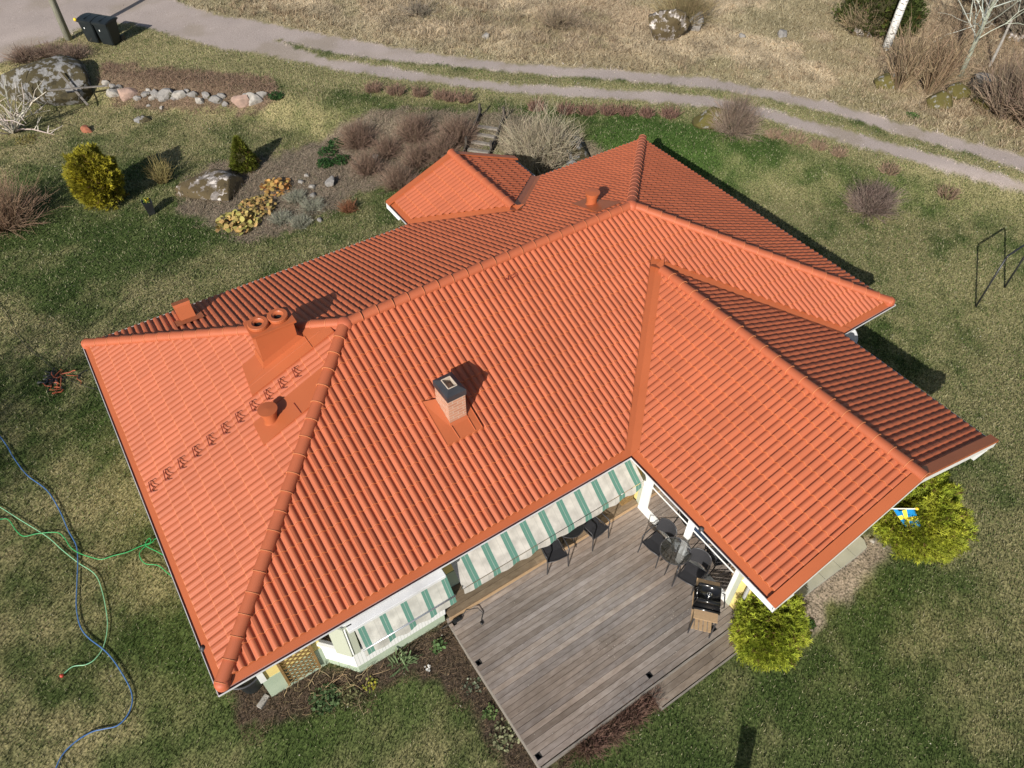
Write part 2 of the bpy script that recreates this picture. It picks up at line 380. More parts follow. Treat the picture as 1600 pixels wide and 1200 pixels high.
soil_polys = [
    ([(340, 1060), (380, 1135), (425, 1132), (500, 1108), (545, 1095), (600, 1080), (645, 1064), (675, 1062), (705, 1085), (735, 1112), (750, 1145), (775, 1182), (800, 1235), (880, 1235), (850, 1199), (700, 960), (560, 1030), (430, 1040)], (.062, .046, .035), .10),
    ([(905, 1185), (870, 1195), (960, 1120), (1020, 1072), (1032, 1098), (975, 1145)], (.11, .085, .06), .15),
    ([(1205, 1000), (1240, 1015), (1262, 1003), (1292, 975), (1300, 955), (1330, 930), (1362, 905), (1392, 880), (1395, 850), (1345, 830), (1200, 930), (1170, 960)], (.235, .195, .165), .12),
    ([(275, 330), (295, 280), (330, 255), (420, 245), (480, 228), (535, 195), (580, 172), (745, 175), (760, 235), (690, 235), (620, 290), (560, 300), (525, 325), (480, 350), (440, 372), (380, 375), (330, 360)], (.16, .13, .10), .25),
    ([(155, 128), (168, 98), (240, 110), (330, 112), (425, 122), (440, 150), (410, 172), (290, 172), (180, 165)], (.145, .105, .075), .25),
    ([(770, 240), (740, 180), (800, 170), (900, 215), (960, 240), (900, 290), (820, 300)], (.13, .11, .08), .3),
    ([(1310, 520), (1345, 540), (1400, 590), (1470, 640), (1440, 650), (1350, 590)], (.07, .055, .05), .15),
]
SOILW = [(poly(p), np.array(c), e) for p, c, e in soil_polys]
sx0, sy0 = G(145, 205)[:2]
def ground_col(x, y):
    f1 = fbm(x, y, 2.0, 1, 6); f2 = fbm(x, y, .7, 5, 3); f3 = fbm(x, y, 6.5, 9, 3); f4 = vnoise(x, y, .16, 31)
    n2 = (fbm(x, y, .5, 44, 3)-.5)
    s = (x+y)*.7071
    g = np.array([.056, .086, .024]); st = np.array([.265, .230, .125]); dk = np.array([.030, .056, .012])
    f5 = vnoise(x, y, .34, 33); t = ss((f1*.55+f2*.30+f3*.62+f4*.10+f5*.12-.70)/.34)
    t = t*(.62+.30*ss((8-x)/14))+.20*ss((5-x)/6)*ss((s-13)/4)+.05
    t = np.clip(t+.34*ss((s-17)/4)*ss((14-x)/6), 0, 1)
    lush = ss(1-np.hypot((x-20.5)/5, (y-11.5)/5))            # the lush strip behind the house
    t = np.clip(t-.6*lush, 0, 1)
    c = g[None]*(1-t[:, None])+st[None]*t[:, None]
    k = ss((.5-f2)/.25)*.45; c = c*(1-k[:, None])+dk[None]*k[:, None]*(1-t[:, None]*.5)+c*k[:, None]*t[:, None]*.5
    c = c*(1+.25*lush[:, None]*np.array([.2, .8, .1]))
    dm = sdpoly(x, y, verge_w); a = ss((dm+n2*1.2)/.8)*.85; v = np.array([.25, .225, .120]); c = c*(1-a[:, None])+v*a[:, None]*(.8+.4*f2[:, None])
    dm = sdpoly(x, y, meadow_w); a = ss((dm+n2*.7)/.5)
    mv = np.array([.49, .395, .28])*(.25+1.15*fbm(x, y, .9, 71, 5))[:, None]; br = np.array([.37, .275, .19]); gr = np.array([.25, .225, .13])
    q = ss((fbm(x, y, 4.5, 81, 4)-.5)/.2)[:, None]; q2 = ss((fbm(x, y, 2.4, 91, 5)-.47)/.16)[:, None]*.6
    q2 = np.clip(q2+.5*ss((3.5-dm)/3)[:, None], 0, .75)
    mv = mv*(1-q*.55)+br*q*.55; mv = mv*(1-q2)+gr*q2
    c = c*(1-a[:, None])+mv*a[:, None]
    for P, sc, e in SOILW:
        d = sdpoly(x, y, P); a = ss((d+n2*e*4+e*.3)/(e*1.2)); c = c*(1-a[:, None])+sc*a[:, None]*(.6+.8*f2[:, None])
    d = sdpoly(x, y, road_w); a = ss((d+n2*.55+.22*(f4-.5)+.06)/.20)
    gv = np.array([.43, .365, .335])*(.82+.3*fbm(x, y, 1.5, 61, 4))[:, None]; br = np.array([.30, .25, .19])
    q = ss((fbm(x, y, 2.2, 67, 3)-.55)/.15)[:, None]*.5; gv = gv*(1-q)+br*q
    c = c*(1-a[:, None])+gv*a[:, None]
    wn = ss((d+.05)/.2)
    return c, wn
xs = np.concatenate([[-500, -200, -90, -45, -25], np.arange(-14, 50, .16), [52, 58, 70, 100, 200, 600]])
ys = np.concatenate([[-500, -200, -90, -45, -25], np.arange(-13, 46, .16), [48, 54, 66, 100, 200, 600]])
X, Y = np.meshgrid(xs, ys); xf, yf = X.ravel(), Y.ravel()
gcol, groad = ground_col(xf, yf)
V = np.stack([xf, yf, ground_z(xf, yf)], 1); nx = len(xs); ny = len(ys)
ii = (np.arange(ny-1)[:, None]*nx+np.arange(nx-1)[None]).ravel()
F = np.stack([ii, ii+1, ii+nx+1, ii+nx], 1)
def groundmat():
    m = bpy.data.materials.new('ground_soil_and_grass'); m.use_nodes = True; n = m.node_tree.nodes; l = m.node_tree.links
    p = n['Principled BSDF']; p.inputs['Roughness'].default_value = .95; p.inputs['Specular IOR Level'].default_value = .15
    a = n.new('ShaderNodeAttribute'); a.attribute_name = 'Col'
    tc = n.new('ShaderNodeTexCoord')
    def ns(s, d):
        t = n.new('ShaderNodeTexNoise'); t.inputs['Scale'].default_value = s; t.inputs['Detail'].default_value = d; l.new(tc.outputs['Object'], t.inputs['Vector']); return t.outputs['Fac']
    r = n.new('ShaderNodeValToRGB'); e = r.color_ramp.elements; e[0].position = .3; e[1].position = .7; e[0].color = (.25, .28, .22, 1); e[1].color = (1.9, 1.85, 1.75, 1)
    l.new(ns(22, 8), r.inputs[0])
    mx = n.new('ShaderNodeMix'); mx.data_type = 'RGBA'; mx.blend_type = 'MULTIPLY'; mx.inputs[0].default_value = 1
    r2 = n.new('ShaderNodeValToRGB'); e = r2.color_ramp.elements; e[0].position = .3; e[1].position = .72; e[0].color = (.72, .70, .68, 1); e[1].color = (1.22, 1.22, 1.22, 1); l.new(ns(34, 8), r2.inputs[0])
    mr = n.new('ShaderNodeMix'); mr.data_type = 'RGBA'; l.new(a.outputs['Alpha'], mr.inputs[0]); l.new(r2.outputs[0], mr.inputs[6]); l.new(r.outputs[0], mr.inputs[7])
    l.new(a.outputs['Color'], mx.inputs[6]); l.new(mr.outputs[2], mx.inputs[7])
    l.new(mx.outputs[2], p.inputs['Base Color'])
    b = n.new('ShaderNodeBump'); b.inputs['Strength'].default_value = .6; b.inputs['Distance'].default_value = .02; l.new(ns(30, 6), b.inputs['Height']); l.new(b.outputs[0], p.inputs['Normal'])
    return m
ground = npmesh('ground', V, F, groundmat(), np.concatenate([gcol, 1-groad[:, None]], 1), smooth=True); tag(ground, kind='structure')

# ---- grass blades
def blades(name, n, sel, hmin, hmax, wd, colf, seed, lean=.6):
    g = np.random.default_rng(seed)
    x = g.uniform(-8, 48, n*4); y = g.uniform(-10, 44, n*4)
    d = np.stack([x-CX[0], y-CX[1], np.full(x.shape, -2.3-CX[2])], 1)
    dep = d@FW; u = 800+FPX*(d@RT)/dep; v = 600-FPX*(d@UP)/dep
    k = (dep > 0) & (u > -120) & (u < 1720) & (v > -120) & (v < 1330)
    k &= ~((x > .7) & (x < 17.1) & (y > .6) & (y < 9.4)) & ~((x > 4.3) & (x < 15.2) & (y > -3.3) & (y < .7))
    k &= g.uniform(0, 1, x.shape) < np.clip((19/np.linalg.norm(d, axis=1))**1.3, 0, 1)
    x, y = x[k], y[k]
    s = sel(x, y, g); x, y = x[s][:n], y[s][:n]; z = ground_z(x, y)
    c, _ = ground_col(x, y); c = colf(c, g)
    N = len(x); h = g.uniform(hmin, hmax, N); a = g.uniform(0, 2*math.pi, N); la = g.uniform(0, 2*math.pi, N); ll = g.uniform(.1, lean, N)*h*1.3
    w_ = g.uniform(.6, 1.2, N)*wd*np.clip(np.hypot(x-CX[0], y-CX[1])/14, .8, 1.45)
    P = np.zeros((N, 3, 3)); P[:, 0] = np.stack([x-np.cos(a)*w_, y-np.sin(a)*w_, z-.005], 1); P[:, 1] = np.stack([x+np.cos(a)*w_, y+np.sin(a)*w_, z-.005], 1)
    P[:, 2] = np.stack([x+np.cos(la)*ll, y+np.sin(la)*ll, z+h], 1)
    F = np.arange(N*3).reshape(-1, 3)
    o = npmesh(name, P.reshape(-1, 3), F, M['blade'], np.repeat(c, 3, 0)); return o
def _sel_lawn(x, y, g):
    d = sdpoly(x, y, road_w); m = sdpoly(x, y, meadow_w); k = (d < .02*g.normal(size=x.shape)*6) & (m < .3)
    for P, sc, e in SOILW: k &= (sdpoly(x, y, P) < 0) | (g.uniform(size=x.shape) < .12)
    return k
def _c_lawn(c, g):
    t = g.uniform(0, 1, (len(c), 1)); v = g.uniform(.6, 1.7, (len(c), 1)); c = c*v
    c = np.where(t > .80, c*.45+np.array([.36, .33, .21])*.65, c); c = np.where(t < .34, c*np.array([.42, .62, .36]), c); return c
lawn = blades('grass', 520000, _sel_lawn, .03, .085, .0125, _c_lawn, 3)
tag(lawn, 'patchy green and straw coloured lawn grass around the house', 'grass', kind='stuff')
def _sel_mead(x, y, g):
    d = sdpoly(x, y, road_w); m = sdpoly(x, y, meadow_w); return (d < 0) & (m > g.uniform(-.2, .5, x.shape))
def _c_mead(c, g):
    t = g.uniform(0, 1, (len(c), 1)); v = g.uniform(.6, 1.3, (len(c), 1)); c = c*v
    c = np.where(t < .25, c*np.array([.5, .45, .38]), c); return np.where(t > .84, c*.4+np.array([.62, .54, .38])*.6, c)
mead = blades('dry_grass', 220000, _sel_mead, .05, .19, .014, _c_mead, 4, 1.2)
tag(mead, 'pale dry uncut meadow grass beyond the gravel track', 'grass', kind='stuff')
# tiny pale leaves and petals lying about
g = np.random.default_rng(11); N = 2600
x = g.uniform(-6, 40, N); y = g.uniform(-8, 38, N); k = ~((x > -.1) & (x < 17.8) & (y > -.1) & (y < 10)); x, y = x[k], y[k]; N = len(x)
z = ground_z(x, y)+.05; a = g.uniform(0, 6.28, N); r_ = g.uniform(.008, .022, N)
P = np.zeros((N, 3, 3))
for j in range(3): P[:, j] = np.stack([x+np.cos(a+j*2.1)*r_, y+np.sin(a+j*2.1)*r_, z+g.uniform(-.01, .01, N)], 1)
cc = np.where(g.uniform(size=(N, 1)) > .4, np.array([.62, .58, .48]), np.array([.34, .24, .14]))
lit = npmesh('leaf_litter', P.reshape(-1, 3), np.arange(N*3).reshape(-1, 3), M['blade'], np.repeat(cc, 3, 0)); tag(lit, 'small pale dead leaves scattered over the lawn', 'leaf litter', kind='stuff')

# ================================================================== HOUSE
L, W, H = 17.788, 10.0, 2.018
SL = H/(W/2); CA = math.cos(math.atan(SL))
WX0, WX1, WL = 8.932, 15.787, 4.067; WM = (WX0+WX1)/2
PX0, PX1, PY = 8.92, 13.48, 11.27; PM = (PX0+PX1)/2
house = thing('house', 'single storey house under a large orange red tiled hip roof', 'house', (9, 5, -2.65))
PITCH = .1536
def slope(O, e, n, Lx, run, phase=0, extra=1):
    """tiled slope: O eave start, e along the eave, n upslope in plan; returns V, F, Col"""
    O = np.array(O, float); e = np.array(e, float); n = np.array(n, float)
    gh = .366*CA; K = int(math.ceil(run/gh)); step = PITCH/12
    u = np.arange(0, Lx+step, step); nu = len(u)
    ph = ((u+phase)/PITCH) % 2; r1 = ph % 1
    p = .043*np.clip(np.sin(np.clip(r1/.80, 0, 1)*math.pi), 0, 1)**.60
    p = p+np.where(r1 > .80, -.005, 0)
    p = p+np.where((ph > .09) & (ph < .30), .008, 0)-np.where(ph < .09, .018, 0)-np.where((ph > 1) & (ph < 1.09), .008, 0)     # side lap and joint of every second roll
    tile = np.floor((u+phase)/(PITCH*2)).astype(int)
    up = np.array([0, 0, 1.]); Vs = []; Fs = []; Cs = []; base = 0
    for k in range(K):
        v0 = k*gh-(.012 if k else 0); v1 = (k+1)*gh+.02
        jit = np.random.default_rng(1000+k+int(abs(O[0]*7+O[1]*13))).uniform(.965, 1.035, tile.max()+3)[tile-tile.min()]
        lift = (jit-1)*.02
        dv = np.random.default_rng(77+k).normal(0, .0025, tile.max()+3)[tile-tile.min()][:, None]
        rows = []
        for (v, hh) in ((v0+.002, .010), (v0, .036), (v0+.009, .0375), (v1, .013)):
            z = SL*v+hh*1.0+p*(.35 if hh == .010 else 1)+lift*(0 if v == v1 else 1)
            rows.append(O[None]+e[None]*u[:, None]+n[None]*(v+dv)+up[None]*z[:, None])
        for a, b in ((0, 1), (1, 2), (2, 3)):
            if a < 2: A, B = rows[a], rows[b]
            else: A, B = rows[2], rows[3]
            Vs.append(A); Vs.append(B)
            i = np.arange(nu-1); Fs.append(np.stack([base+i, base+i+1, base+nu+i+1, base+nu+i], 1)); base += 2*nu
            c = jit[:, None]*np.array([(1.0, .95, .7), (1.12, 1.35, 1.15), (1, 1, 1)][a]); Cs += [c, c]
    return np.concatenate(Vs), np.concatenate(Fs), np.concatenate(Cs)
def tiled(name, O, e, n, Lx, run, clips, parent, phase=0):
    V, F, Cc = slope(O, e, n, Lx, run, phase)
    o = npmesh(name, V, F, M['tile'], Cc, parent=parent, smooth=True)
    me = o.data; bm = bmesh.new(); bm.from_mesh(me); off = WORLD[parent.name]
    for (co, no) in clips:        # keep the side the normal points away from
        bmesh.ops.bisect_plane(bm, geom=bm.verts[:]+bm.edges[:]+bm.faces[:], plane_co=Vector(co)-off, plane_no=Vector(no), clear_outer=True)
    bm.to_mesh(me); bm.free(); return me, o
q2 = .7071
TE = .17                           # tiles start a little inside the gutter line
# roof deck under the tiles (one closed body carries every tiled face)
root_roof = MB()
z0 = -.02
def P3(x, y, dz=-.005): return (x, y, dz+SL*min(x, L-x, y, W-y))
b = root_roof
hip = [(0, 0), (L, 0), (L, W), (0, W)]; r1 = (W/2, W/2); r2 = (L-W/2, W/2)
e_ = .05
A, B_, C_, D_ = P3(e_, e_), P3(L-e_, e_), P3(L-e_, W-e_), P3(e_, W-e_)
R1, R2 = (W/2, W/2, H-.005), (L-W/2, W/2, H-.005)
b.q(A, B_, R2, R1); b.q(B_, C_, R2); b.q(C_, D_, R1, R2); b.q(D_, A, R1)
wh = SL*(WX1-WX0)/2; phh = SL*(PX1-PX0)/2
b.q((WX0+e_, 3.6, 0.02), (WM, 3.6, wh-.005), (WM, -WL+.02, wh-.005), (WX0+e_, -WL+.02, .01)); b.q((WM, 3.6, wh-.005), (WX1-e_, 3.6, .02), (WX1-e_, -WL+.02, .01), (WM, -WL+.02, wh-.005))
b.q((PX0+e_, 7.6, .01), (PX0+e_, PY-.02, .01), (PM, PY-.02, phh-.005), (PM, 7.6, phh-.005)); b.q((PM, 7.6, phh-.005), (PM, PY-.02, phh-.005), (PX1-e_, PY-.02, .01), (PX1-e_, 7.6, .01))
# the two slabs above must not poke out of the main slopes: trim them to the wings
b.f = b.f[:4]; b.m = b.m[:4]
def wingquad(xa, xb, yfar, yv0, yv1): pass
b.q((WX0+e_, 0.05, .01), (WM, (WX1-WX0)/2, wh-.005), (WM, -WL+.02, wh-.005), (WX0+e_, -WL+.02, .01)); b.q((WM, (WX1-WX0)/2, wh-.005), (WX1-e_, .05, .01), (WX1-e_, -WL+.02, .01), (WM, -WL+.02, wh-.005))
b.q((PX0+e_, 9.95, .01), (PX0+e_, PY-.02, .01), (PM, PY-.02, phh-.005), (PM, W-(PX1-PX0)/2, phh-.005)); b.q((PM, W-(PX1-PX0)/2, phh-.005), (PM, PY-.02, phh-.005), (PX1-e_, PY-.02, .01), (PX1-e_, 9.95, .01))
roof = root_roof.build('roof', M['sheet'], house)
HG = .02
VW = .21
wv = (WX1-WX0)/2; pv = (PX1-PX0)/2
faces = []
FR = ((0, W/2, 0), (0, 1, 0)); BR = ((0, W/2, 0), (0, -1, 0))
front = dict(O=(0, TE, SL*TE), e=(1, 0, 0), n=(0, 1, 0), Lx=L, run=W/2-TE)
hl = ((0, 0, 0), (-q2, q2, 0)); hr = ((L, 0, 0), (q2, q2, 0))
tiled('tiled_slope', clips=[FR, hl, hr, ((WX0-VW, 0, 0), (q2, -q2, 0)), ((WM, 0, 0), (1, 0, 0))], parent=roof, **front)
# left front slope above the valley apex is handled by the two pieces meeting at x = WM
tiled('tiled_slope', clips=[FR, hl, hr, ((WX1+VW, 0, 0), (-q2, -q2, 0)), ((WM, 0, 0), (-1, 0, 0))], parent=roof, phase=0, **front)
tiled('tiled_slope', (TE, W, SL*TE), (0, -1, 0), (1, 0, 0), W, W/2-TE, [((0, 0, 0), (q2, -q2, 0)), ((0, W, 0), (q2, q2, 0)), ((W/2, 0, 0), (1, 0, 0))], roof, .05)
tiled('tiled_slope', (L-TE, 0, SL*TE), (0, 1, 0), (-1, 0, 0), W, W/2-TE, [((L, 0, 0), (-q2, -q2, 0)), ((L, W, 0), (-q2, q2, 0))], roof, .02)
back = dict(O=(L, W-TE, SL*TE), e=(-1, 0, 0), n=(0, -1, 0), Lx=L, run=W/2-TE)
bl = ((0, W, 0), (-q2, -q2, 0)); br_ = ((L, W, 0), (q2, -q2, 0))
tiled('tiled_slope', clips=[BR, bl, br_, ((PX0-VW, W, 0), (q2, q2, 0)), ((PM, 0, 0), (1, 0, 0))], parent=roof, **back)
tiled('tiled_slope', clips=[BR, bl, br_, ((PX1+VW, W, 0), (-q2, q2, 0)), ((PM, 0, 0), (-1, 0, 0))], parent=roof, **back)
BG = .21                           # width of the gable flashing
tiled('tiled_slope', (WX0+TE, 3.6, SL*TE), (0, -1, 0), (1, 0, 0), 3.6+WL-BG, wv-TE, [((WX0+VW, 0, 0), (-q2, q2, 0)), ((WM, 0, 0), (1, 0, 0))], roof, .03)
tiled('tiled_slope', (WX1-TE, -WL+BG, SL*TE), (0, 1, 0), (-1, 0, 0), 3.6+WL-BG, wv-TE, [((WX1-VW, 0, 0), (q2, q2, 0)), ((WM, 0, 0), (-1, 0, 0))], roof, .08)
tiled('tiled_slope', (PX0+TE, PY-BG, SL*TE), (0, -1, 0), (1, 0, 0), PY-BG-7.6, pv-TE, [((PX0+VW, W, 0), (-q2, -q2, 0)), ((PM, 0, 0), (1, 0, 0))], roof, .03)
tiled('tiled_slope', (PX1-TE, 7.6, SL*TE), (0, 1, 0), (-1, 0, 0), PY-BG-7.6, pv-TE, [((PX1-VW, W, 0), (q2, -q2, 0)), ((PM, 0, 0), (-1, 0, 0))], roof, .08)

# valley sheets: two leaves on the two slopes
def valley(p0, p1, s1, s2, name='valley_sheet', wv_=.25):
    """p0 low end, p1 high end (plan); s1,s2 plan directions (unit) out on either slope, with d(z) sign"""
    m = MB(); p0 = np.array(p0, float); p1 = np.array(p1, float)
    nseg = 3
    for (sx_, sy_, dz) in (s1, s2):
        d = np.array([sx_, sy_])
        for k in range(nseg):
            pa = p0+(p1-p0)*k/nseg; pb = p0+(p1-p0)*min(1, (k+1)/nseg+.015); lift = .022+(.0 if k else 0)
            q = [(pa[0], pa[1], VZ(pa)+.008), (pb[0], pb[1], VZ(pb)), (pb[0]+d[0]*wv_, pb[1]+d[1]*wv_, VZ(pb)+dz*wv_), (pa[0]+d[0]*wv_, pa[1]+d[1]*wv_, VZ(pa)+dz*wv_+.008)]
            m.q(*[(a_, b_, c_+lift) for a_, b_, c_ in q]); m.q((q[0][0], q[0][1], q[0][2]+lift), (q[3][0], q[3][1], q[3][2]+lift), (q[3][0], q[3][1], q[3][2]+lift-.02), (q[0][0], q[0][1], q[0][2]+lift-.02))
    return m.build(name, M['sheet'], roof)
VZ = lambda p: SL*min(p[1], W-p[1]) if p[1] > 0 else 0
valley((WX0, .03), (WM, wv), (-1, 0, 0), (1, 0, SL))        # left: main slope leaf is level along x, wing leaf rises along x
valley((WX1, .03), (WM, wv), (1, 0, 0), (-1, 0, SL))
valley((PX0, W-.03), (PM, W-pv), (-1, 0, 0), (1, 0, SL))
valley((PX1, W-.03), (PM, W-pv), (1, 0, 0), (-1, 0, SL))
# ridge and hip tiles
def ridge(p0, p1, name, r=.122, cover=.3666, raise_=.0, ends=(0, 0)):
    p0 = np.array(p0, float); p1 = np.array(p1, float); d = p1-p0; Ln = np.linalg.norm(d); d /= Ln
    side = np.cross(d, [0, 0, 1.]); side /= np.linalg.norm(side); up = np.cross(side, d)
    n = int(round(Ln/cover)); c = Ln/n; Vs = []; Fs = []; Cs = []; base = 0; na = 11
    for k in range(n):
        st = [(k*c-.0, r*.97, .004), (k*c+.0, r*1.0+.012, .012), (k*c+.011, r+.012, .012), (k*c+.013, r+.004, .01), ((k+1)*c+.01, r*.95, -.006)]
        jz = random.uniform(-.003, .003); js = random.uniform(-.004, .004)
        rows = []
        for (t, rr, dz) in st:
            row = []
            for j in range(na):
                g_ = math.pi*(-.10+1.20*j/(na-1))
                row.append(p0+d*t+side*(math.cos(g_)*rr+js)+up*(math.sin(g_)*rr*.86+dz+jz+raise_))
            rows.append(row)
        for a in range(len(rows)-1):
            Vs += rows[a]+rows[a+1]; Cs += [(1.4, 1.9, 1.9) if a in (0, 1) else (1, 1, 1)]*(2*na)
            for j in range(na-1): Fs.append((base+j, base+j+1, base+na+j+1, base+na+j))
            base += 2*na
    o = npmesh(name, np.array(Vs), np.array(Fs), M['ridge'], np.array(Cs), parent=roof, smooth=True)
    return o
rz = .018
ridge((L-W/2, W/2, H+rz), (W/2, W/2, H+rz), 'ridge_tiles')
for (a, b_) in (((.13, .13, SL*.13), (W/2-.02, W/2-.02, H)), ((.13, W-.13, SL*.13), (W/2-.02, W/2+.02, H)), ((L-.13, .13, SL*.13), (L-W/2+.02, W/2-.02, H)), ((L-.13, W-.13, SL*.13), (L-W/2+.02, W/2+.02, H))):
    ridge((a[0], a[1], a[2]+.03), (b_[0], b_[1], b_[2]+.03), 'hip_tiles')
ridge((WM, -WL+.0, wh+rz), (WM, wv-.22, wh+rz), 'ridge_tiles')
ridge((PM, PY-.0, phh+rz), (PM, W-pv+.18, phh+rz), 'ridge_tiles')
for (x_, y_) in ((W/2, W/2), (L-W/2, W/2)):
    m = MB(); m.lathe((x_, y_, H-.01), [(.175, -.02), (.165, .06), (.14, .105), (.09, .135), (.04, .148), (0.001, .15)], 20); m.build('ridge_cap', M['capmat'], roof, smooth=True)
for (x_, y_, z_) in ((.14, .14, .05), (L-.14, .14, .05), (.14, W-.14, .05), (L-.14, W-.14, .05)):
    m = MB(); m.lathe((x_, y_, z_-.0), [(.134, -.03), (.134, .05), (.12, .10), (.08, .13), (.03, .143), (0.001, .145)], 18); m.build('hip_end_cap', M['capmat'], roof, smooth=True)

# eaves: flashing sheet, gutter with white lip, per eave
def eave(p0, p1, out, name='gutter', c0=0, c1=0):
    """p0->p1 outer gutter line in plan, out = outward normal; c0,c1 mitre (+1 outer corner, -1 inner)"""
    p0 = np.array([*p0, 0.], float); p1 = np.array([*p1, 0.], float); d = p1-p0; Ln = np.linalg.norm(d); d /= Ln; o = np.array([*out, 0.])
    def strip(m, prof):            # prof: list of (inward distance, z)
        rows = []
        for (i_, z) in prof: rows.append((p0-o*i_+d*(i_*c0)+[0, 0, z], p1-o*i_-d*(i_*c1)+[0, 0, z]))
        for a, b_ in zip(rows[:-1], rows[1:]): m.q(a[0], a[1], b_[1], b_[0])
    m = MB(); strip(m, [(.112, -.005), (.116, .022), (.122, .022), (TE+.05, SL*(TE+.05)+.004)]); strip(m, [(.112, -.005), (.112, -.035)]); m.build('eave_flashing', M['sheet'], roof)
    m = MB(); m.cur = 0
    strip(m, [(.0, -.005), (-.0, -.03)]+[(.062-.062*math.cos(t), -.03-.06*math.sin(t)) for t in np.linspace(0, math.pi, 9)])
    strip(m, [(.012, -.006), (.0, -.005)]); 
    m.cur = 1
    strip(m, [(.012, -.006), (.012, -.03)]+[(.064-.052*math.cos(t), -.03-.045*math.sin(t)) for t in np.linspace(0, math.pi, 9)][1:])
    m.build(name, [M['gutter'], M['gutin']], roof)
    m = MB(); strip(m, [(.128, -.03), (.128, -.20)]); strip(m, [(.128, -.20), (.62, -.20)]); m.build('soffit', M['white'], roof)
eave((0, W), (0, 0), (-1, 0), c0=1, c1=1)
eave((0, 0), (WX0, 0), (0, -1), c0=1, c1=-1)
eave((WX0, 0), (WX0, -WL+.03), (-1, 0), c0=-1, c1=0)
eave((WX1, -WL+.03), (WX1, 0), (1, 0), c0=0, c1=-1)
eave((WX1, 0), (L, 0), (0, -1), c0=-1, c1=1)
eave((L, 0), (L, W), (1, 0), c0=1, c1=1)
eave((L, W), (PX1, W), (0, 1), c0=1, c1=-1)
eave((PX1, W), (PX1, PY-.03), (1, 0), c0=-1, c1=0)
eave((PX0, PY-.03), (PX0, W), (-1, 0), c0=0, c1=-1)
eave((PX0, W), (0, W), (0, 1), c0=-1, c1=1)
# gable flashings and white boards
def gable(xa, xm, xb, y, dirn, hgt, nm):
    o = dirn                      # outward along y
    for s_, (xs_, xe_) in enumerate(((xa-.02, xm), (xb+.02, xm))):
        za, zb = .01, hgt
        def pt(t, dy, dz): return (xs_+(xe_-xs_)*t, y+dy, za+(zb-za)*t+dz)
        m = MB()
        m.q(pt(0, -o*BG-.0, .035), pt(1, -o*BG, .035), pt(1, -o*(BG-.012), .088), pt(0, -o*(BG-.012), .088))
        m.q(pt(0, -o*(BG-.012), .088), pt(1, -o*(BG-.012), .088), pt(1, 0, .088), pt(0, 0, .088))
        m.q(pt(0, 0, .088), pt(1, 0, .088), pt(1, o*.006, .02), pt(0, o*.006, .02))
        m.q(pt(0, -o*BG, .035), pt(0, -o*(BG-.012), .088), pt(0, 0, .088), pt(0, 0, .02))
        m.build('gable_flashing', M['sheet'], roof)
        m = MB()
        m.q(pt(0, -o*.004, .02), pt(1, -o*.004, .02), pt(1, -o*.004, -.16), pt(0, -o*.004, -.16))
        m.q(pt(0, -o*.03, .02), pt(1, -o*.03, .02), pt(1, -o*.03, -.16), pt(0, -o*.03, -.16)); m.q(pt(0, -o*.004, -.16), pt(1, -o*.004, -.16), pt(1, -o*.03, -.16), pt(0, -o*.03, -.16))
        m.q(pt(0, -o*.004, .02), pt(0, -o*.03, .02), pt(0, -o*.03, -.16), pt(0, -o*.004, -.16))
        m.q(pt(0, -o*.03, -.15), pt(1, -o*.03, -.15), pt(1, -o*.77, -.15), pt(0, -o*.77, -.15))
        m.build('barge_board', M['white'], roof)
gable(WX0, WM, WX1, -WL, -1, wh, 'w'); gable(PX0, PM, PX1, PY, 1, phh, 'p')

# ---- double clad chimney on the left hip slope
ch = MB()
bx0, bx1, by0, by1 = 3.24, 4.06, 5.38, 5.84; zt = 2.25
def LZ(x_): return SL*x_
ch.q((bx0, by0, LZ(bx0)-.1), (bx1, by0, LZ(bx1)-.1), (bx1, by0, zt), (bx0, by0, zt)); ch.q((bx1, by0, LZ(bx1)-.1), (bx1, by1, LZ(bx1)-.1), (bx1, by1, zt), (bx1, by0, zt))
ch.q((bx1, by1, LZ(bx1)-.1), (bx0, by1, LZ(bx0)-.3), (bx0, by1, zt), (bx1, by1, zt)); ch.q((bx0, by1, LZ(bx0)-.3), (bx0, by0, LZ(bx0)-.1), (bx0, by0, zt), (bx0, by1, zt))
chim = ch.build('chimney', M['sheet'], house); tag(chim, 'wide orange sheet metal chimney with twin round flues')
m = MB(); m.box((bx0-.06, by0-.05, zt), (bx1+.06, by1+.05, zt+.05), .006); m.build('chimney_top', M['sheet'], chim)
for cx_ in (3.42, 3.84):
    m = MB(); m.lathe((cx_, 5.62, zt+.051), [(.20, 0), (.212, .02), (.212, .075), (.20, .085), (.125, .085), (.115, .07), (.085, .05), (.085, -.1)], 28); m.build('chimney_pot', M['sheet'], chim, smooth=False)
    m = MB(); m.lathe((cx_, 5.62, zt+.06), [(.084, 0), (.001, 0)], 20); m.build('flue_opening', M['flue_black'], chim)
m = MB()                           # flashing apron
def LP(x_, y_, dz=.092): return (x_, y_, LZ(x_)+dz)
ring0 = [(bx0-.004, by0-.004), (bx1+.004, by0-.004), (bx1+.004, by1+.004), (bx0-.004, by1+.004)]
ring1 = [(bx0-.05, by0-.025), (bx1+.12, by0-.025), (bx1+.12, by1-.06), (bx0-.05, by1+.02)]
outer = [(2.74, 4.95), (4.72, 4.95), (4.70, 5.26), (2.86, 5.84)]
for k in range(4):
    a_, b_ = k, (k+1) % 4
    m.q(LP(*ring1[a_], .10), LP(*ring1[b_], .10), LP(*ring0[b_], .25), LP(*ring0[a_], .25))
    m.q(LP(*outer[a_]), LP(*outer[b_]), LP(*ring1[b_], .10), LP(*ring1[a_], .10)); m.q(LP(*outer[a_], .0), LP(*outer[b_], .0), LP(*outer[b_]), LP(*outer[a_]))
